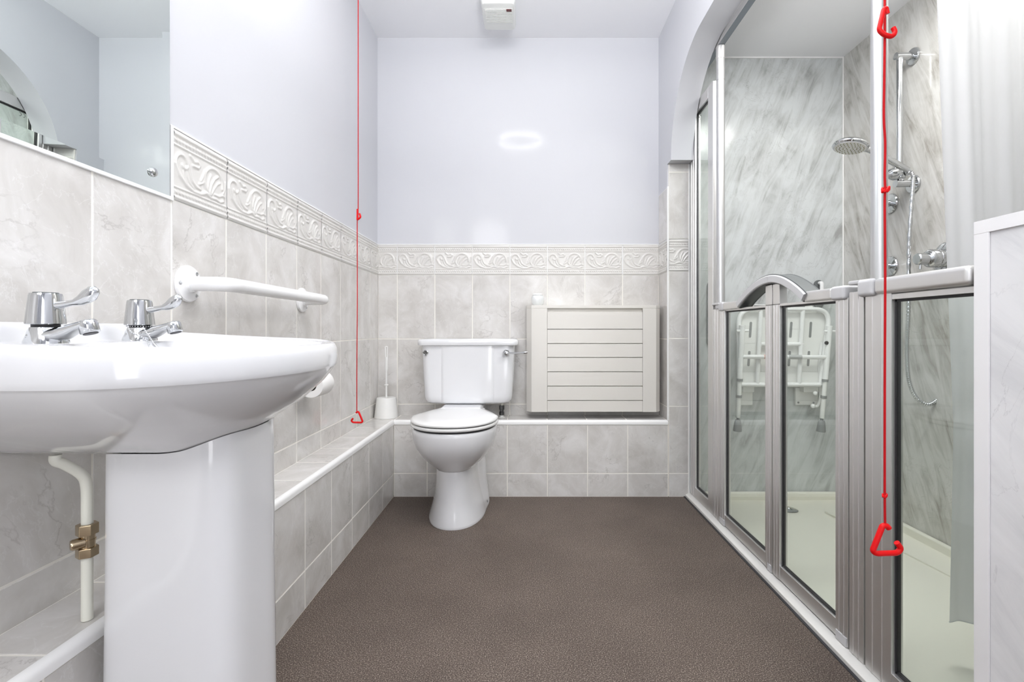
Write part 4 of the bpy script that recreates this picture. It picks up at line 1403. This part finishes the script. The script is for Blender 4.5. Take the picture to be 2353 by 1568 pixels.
# pot on the cover
pp = at(1235.5, 700, 2.585)
t = thing('small_jar', 'small round frosted white jar on the radiator cover', 'jar', (pp.x, 2.585, RZ1 + 0.003))
part('body', MT['frost'], t, lambda m: m.lathe([(0.024, 0), (0.0265, 0.002), (0.0315, 0.016), (0.0338, 0.030), (0.0322, 0.044), (0.0275, 0.052), (0.0265, 0.0535)], (pp.x, 2.585, RZ1 + 0.0026), seg=40))
part('lid', MT['wplast'], t, lambda m: m.lathe([(0.0262, 0.0537), (0.0285, 0.0545), (0.0278, 0.058), (0.021, 0.0635), (0.0, 0.0645)], (pp.x, 2.585, RZ1 + 0.0026), seg=40))

# ================================================================= EXTRACTOR FAN
t = thing('extractor_fan', 'white ceiling fan box with slatted grille and red lens', 'extractor fan', (-0.13, 2.40, ZC))
EX0, EX1, EY0, EY1 = -0.212, -0.049, 2.290, 2.508
def fan(m):
    def R(i, z, r):
        return [Vector((x, y, z)) for x, y in rounded(EX0 + i, EY0 + i, EX1 - i, EY1 - i, r)]
    m.loft([R(0, ZC - 0.0005, 0.022), R(0, ZC - 0.040, 0.022), R(0.006, ZC - 0.056, 0.018), R(0.010, ZC - 0.058, 0.016)])
fb = part('housing', MT['fan'], t, fan)
def grille(m):
    m.box((EX0 + 0.014, EY0 + 0.040, ZC - 0.0605), (EX1 - 0.012, EY0 + 0.150, ZC - 0.058), 0, 0.001)
    for k in range(13):
        y = EY0 + 0.046 + k * 0.0080
        m.box((EX0 + 0.018, y, ZC - 0.0625), (EX1 - 0.016, y + 0.0045, ZC - 0.0602), 0, 0.0006)
part('grille', MT['fan'], t, grille)
part('indicator_lens', MT['redled'], t, lambda m: m.box((EX1 - 0.043, EY0 + 0.040, ZC - 0.0650), (EX1 - 0.018, EY0 + 0.056, ZC - 0.0624), 0, 0.001))

# ================================================================= PULL CORDS
def pull_handle(m, c, w, h, r, flip=1, yaw=0.0, split=True):
    """open triangular pull: c = top point where the cord is tied"""
    ca, sa = math.cos(yaw), math.sin(yaw)
    def P(dx, dz):
        return Vector((c.x + dx * ca * flip, c.y + dx * sa * flip, c.z + dz))
    pts = fillet([P(0.10 * w, -0.13 * h), P(0.02 * w, -0.03 * h), P(-0.12 * w, -0.04 * h), P(-0.46 * w, -0.88 * h), P(-0.34 * w, -0.97 * h), P(0.38 * w, -0.95 * h), P(0.52 * w, -0.80 * h), P(0.36 * w, -0.60 * h)], 0.006, 4)
    m.tube(pts, r, 12)
def knot(m, c, r):
    for k in range(3):
        a = k * 2.1
        m.tube([c + Vector((r * math.cos(a + t_ * 0.6), r * math.sin(a + t_ * 0.6) * 0.7, r * (0.8 * math.sin(t_ * 0.9 + a)))) for t_ in range(8)], r * 0.42, 8)
# right cord
cy = 0.904
t = thing('pull_cord', 'nearer red emergency pull cord hanging in front of the shower screen', 'pull cord', (at(2034, 0, cy).x, cy, ZC), group='emergency pull cords')
zt2 = ZC
def wav(px_list, Y, r):
    def fn(m):
        m.tube(spline(px_list, 6), r, 10)
    return fn
cpts = [Vector((at(2034, 0, cy).x, cy, ZC - 0.03)), at(2033, 0, cy), at(2033, 30, cy), at(2033, 92, cy), at(2032, 180, cy), at(2031, 270, cy), at(2034, 330, cy), at(2033, 400, cy), at(2034, 437, cy), at(2033, 470, cy), at(2034, 640, cy), at(2033, 900, cy), at(2033, 1138, cy), at(2034, 1212, cy)]
part('cord', MT['redc'], t, wav(cpts, cy, 0.0021))
def rh(m):
    pull_handle(m, at(2036, 1206, cy), 0.054, 0.055, 0.0050)
part('handle', MT['red'], t, rh, angle=60)
def rh2(m):
    c = at(2036, 22, cy)
    m.tube(fillet([c + Vector((0.000, -0.003, -0.010)), c + Vector((-0.003, -0.004, 0.0)), c + Vector((-0.007, -0.004, -0.002)), c + Vector((-0.016, -0.004, -0.040)), c + Vector((-0.008, -0.005, -0.049)), c + Vector((0.006, -0.006, -0.054)), c + Vector((0.013, -0.006, -0.046)), c + Vector((0.010, -0.004, -0.036))], 0.005, 4), 0.0042, 12)
part('handle', MT['red'], t, rh2, angle=60)
part('knot', MT['red'], t, lambda m: knot(m, at(2035, 436, cy), 0.0056))
part('knot', MT['red'], t, lambda m: knot(m, at(2033, 1139, cy), 0.0036))
part('ceiling_switch', MT['white'], t, lambda m: m.lathe([(0.042, 0.0005), (0.042, 0.012), (0.036, 0.026), (0.010, 0.032)], (at(2034, 0, cy).x, cy, ZC), (0, 0, -1), 32))
# left cord
cy2 = 2.10
t = thing('pull_cord', 'farther red emergency pull cord hanging beside the left wall', 'pull cord', (at(822, 0, cy2).x, cy2, ZC), group='emergency pull cords')
cl_x = at(823, 0, cy2).x
cpts = [Vector((cl_x, cy2, ZC - 0.03)), at(823, 0, cy2), at(823, 250, cy2), at(823, 480, cy2), at(821, 506, cy2), at(821, 580, cy2), at(821, 700, cy2), at(820, 850, cy2), at(820, 948, cy2)]
part('cord', MT['redc'], t, wav(cpts, cy2, 0.0019))
part('handle', MT['red'], t, lambda m: pull_handle(m, at(821, 946, cy2), 0.050, 0.049, 0.0040, flip=-1), angle=60)
def lh2(m):
    c = at(822, 481, cy2)
    m.tube([c + Vector((0, -0.003, 0)), c + Vector((-0.001, -0.003, -0.046))], 0.0036, 10)
    m.tube(fillet([c + Vector((-0.001, -0.003, -0.046)), c + Vector((0.010, -0.006, -0.040)), c + Vector((0.015, -0.008, -0.034)), c + Vector((0.009, -0.004, -0.020))], 0.004, 4), 0.0040, 10)
part('handle', MT['red'], t, lh2, angle=60)
part('ceiling_switch', MT['white'], t, lambda m: m.lathe([(0.042, 0.0005), (0.042, 0.012), (0.036, 0.026), (0.010, 0.032)], (cl_x, cy2, ZC), (0, 0, -1), 32))

# ================================================================= LIGHTS
t = thing('ceiling_light', 'round white ceiling light with a circular lit tube', 'ceiling light', (-0.04, 1.35, ZC))
part('base', MT['white'], t, lambda m: m.lathe([(0.20, 0.0005), (0.20, 0.02), (0.19, 0.03), (0.0, 0.034)], (-0.04, 1.35, ZC), (0, 0, -1), 48))
part('tube', MT['tube'], t, lambda m: m.tube([(-0.04 + 0.16 * math.cos(2 * PI * k / 48), 1.35 + 0.16 * math.sin(2 * PI * k / 48), ZC - 0.058) for k in range(49)], 0.015, 12))
t = thing('added_downlight', 'small round downlight added out of view in the shower ceiling', 'downlight', (1.18, 1.48, ZSC))  # unseen fitting, added to light the shower
part('rim', MT['white'], t, lambda m: m.lathe([(0.040, 0.0005), (0.055, 0.0005), (0.055, 0.006), (0.042, 0.009), (0.040, 0.006)], (1.18, 1.48, ZSC), (0, 0, -1), 32))
part('lamp', MT['dl'], t, lambda m: m.lathe([(0.0, 0.001), (0.0395, 0.001), (0.0395, 0.005), (0.0, 0.006)], (1.18, 1.48, ZSC), (0, 0, -1), 32))

def area(name, loc, target, sx, sy, power, col):
    l = bpy.data.lights.new(name, 'AREA')
    l.shape = 'ELLIPSE' if name != 'rear_fill_light' else 'RECTANGLE'
    l.size, l.size_y = sx, sy
    l.energy = power
    l.color = col
    o = bpy.data.objects.new(name, l)
    COL.objects.link(o)
    o.location = loc
    o.rotation_euler = (Vector(target) - Vector(loc)).to_track_quat('-Z', 'Y').to_euler()
    return o
# lights added behind the viewpoint
area('rear_key_light', (-0.50, -1.3, 2.10), (0.2, 2.2, 0.60), 0.50, 0.50, 20, (0.98, 0.98, 1.0))  # unseen key light added high at the left
area('rear_fill_light', (0.45, -1.5, 1.0), (-0.25, 2.2, 0.75), 0.7, 1.8, 21, (0.97, 0.98, 1.0))  # unseen fill added to brighten the low left ledge
area('shower_fill', (1.18, 1.48, 2.19), (1.18, 1.48, 0.0), 0.55, 0.55, 20, (1.0, 0.99, 0.97))  # extra fill added to brighten the shower interior
# unseen fill added, aimed up to brighten ceiling and walls
area('ceiling_bounce_fill', (0.26, 0.70, 1.72), (0.26, 0.701, 2.43), 0.4, 0.4, 50, (0.97, 0.98, 1.0))

w = bpy.data.worlds.new('world')
w.use_nodes = True
w.node_tree.nodes['Background'].inputs[0].default_value = (0.9, 0.94, 1, 1)
w.node_tree.nodes['Background'].inputs[1].default_value = 0.3
scene.world = w

# ================================================================= CAMERA
cam = bpy.data.cameras.new('camera')
cam.sensor_fit = 'HORIZONTAL'
cam.sensor_width = 36
cam.lens = F / 2353 * 36
cam.shift_x = (1176.5 - PX) / 2353
cam.shift_y = (PY - 784) / 2353
cam.clip_start = 0.02
co = bpy.data.objects.new('camera', cam)
COL.objects.link(co)
co.location = (0, 0, H)
co.rotation_euler = (PI / 2, 0, 0)
scene.camera = co

scene.view_settings.view_transform = 'Standard'
scene.view_settings.look = 'None'
scene.view_settings.gamma = 1.0
scene.view_settings.use_curve_mapping = False
scene.view_settings.exposure = -0.30
scene.cycles.max_bounces = 14
scene.cycles.transparent_max_bounces = 24
scene.cycles.diffuse_bounces = 8
scene.cycles.caustics_reflective = False
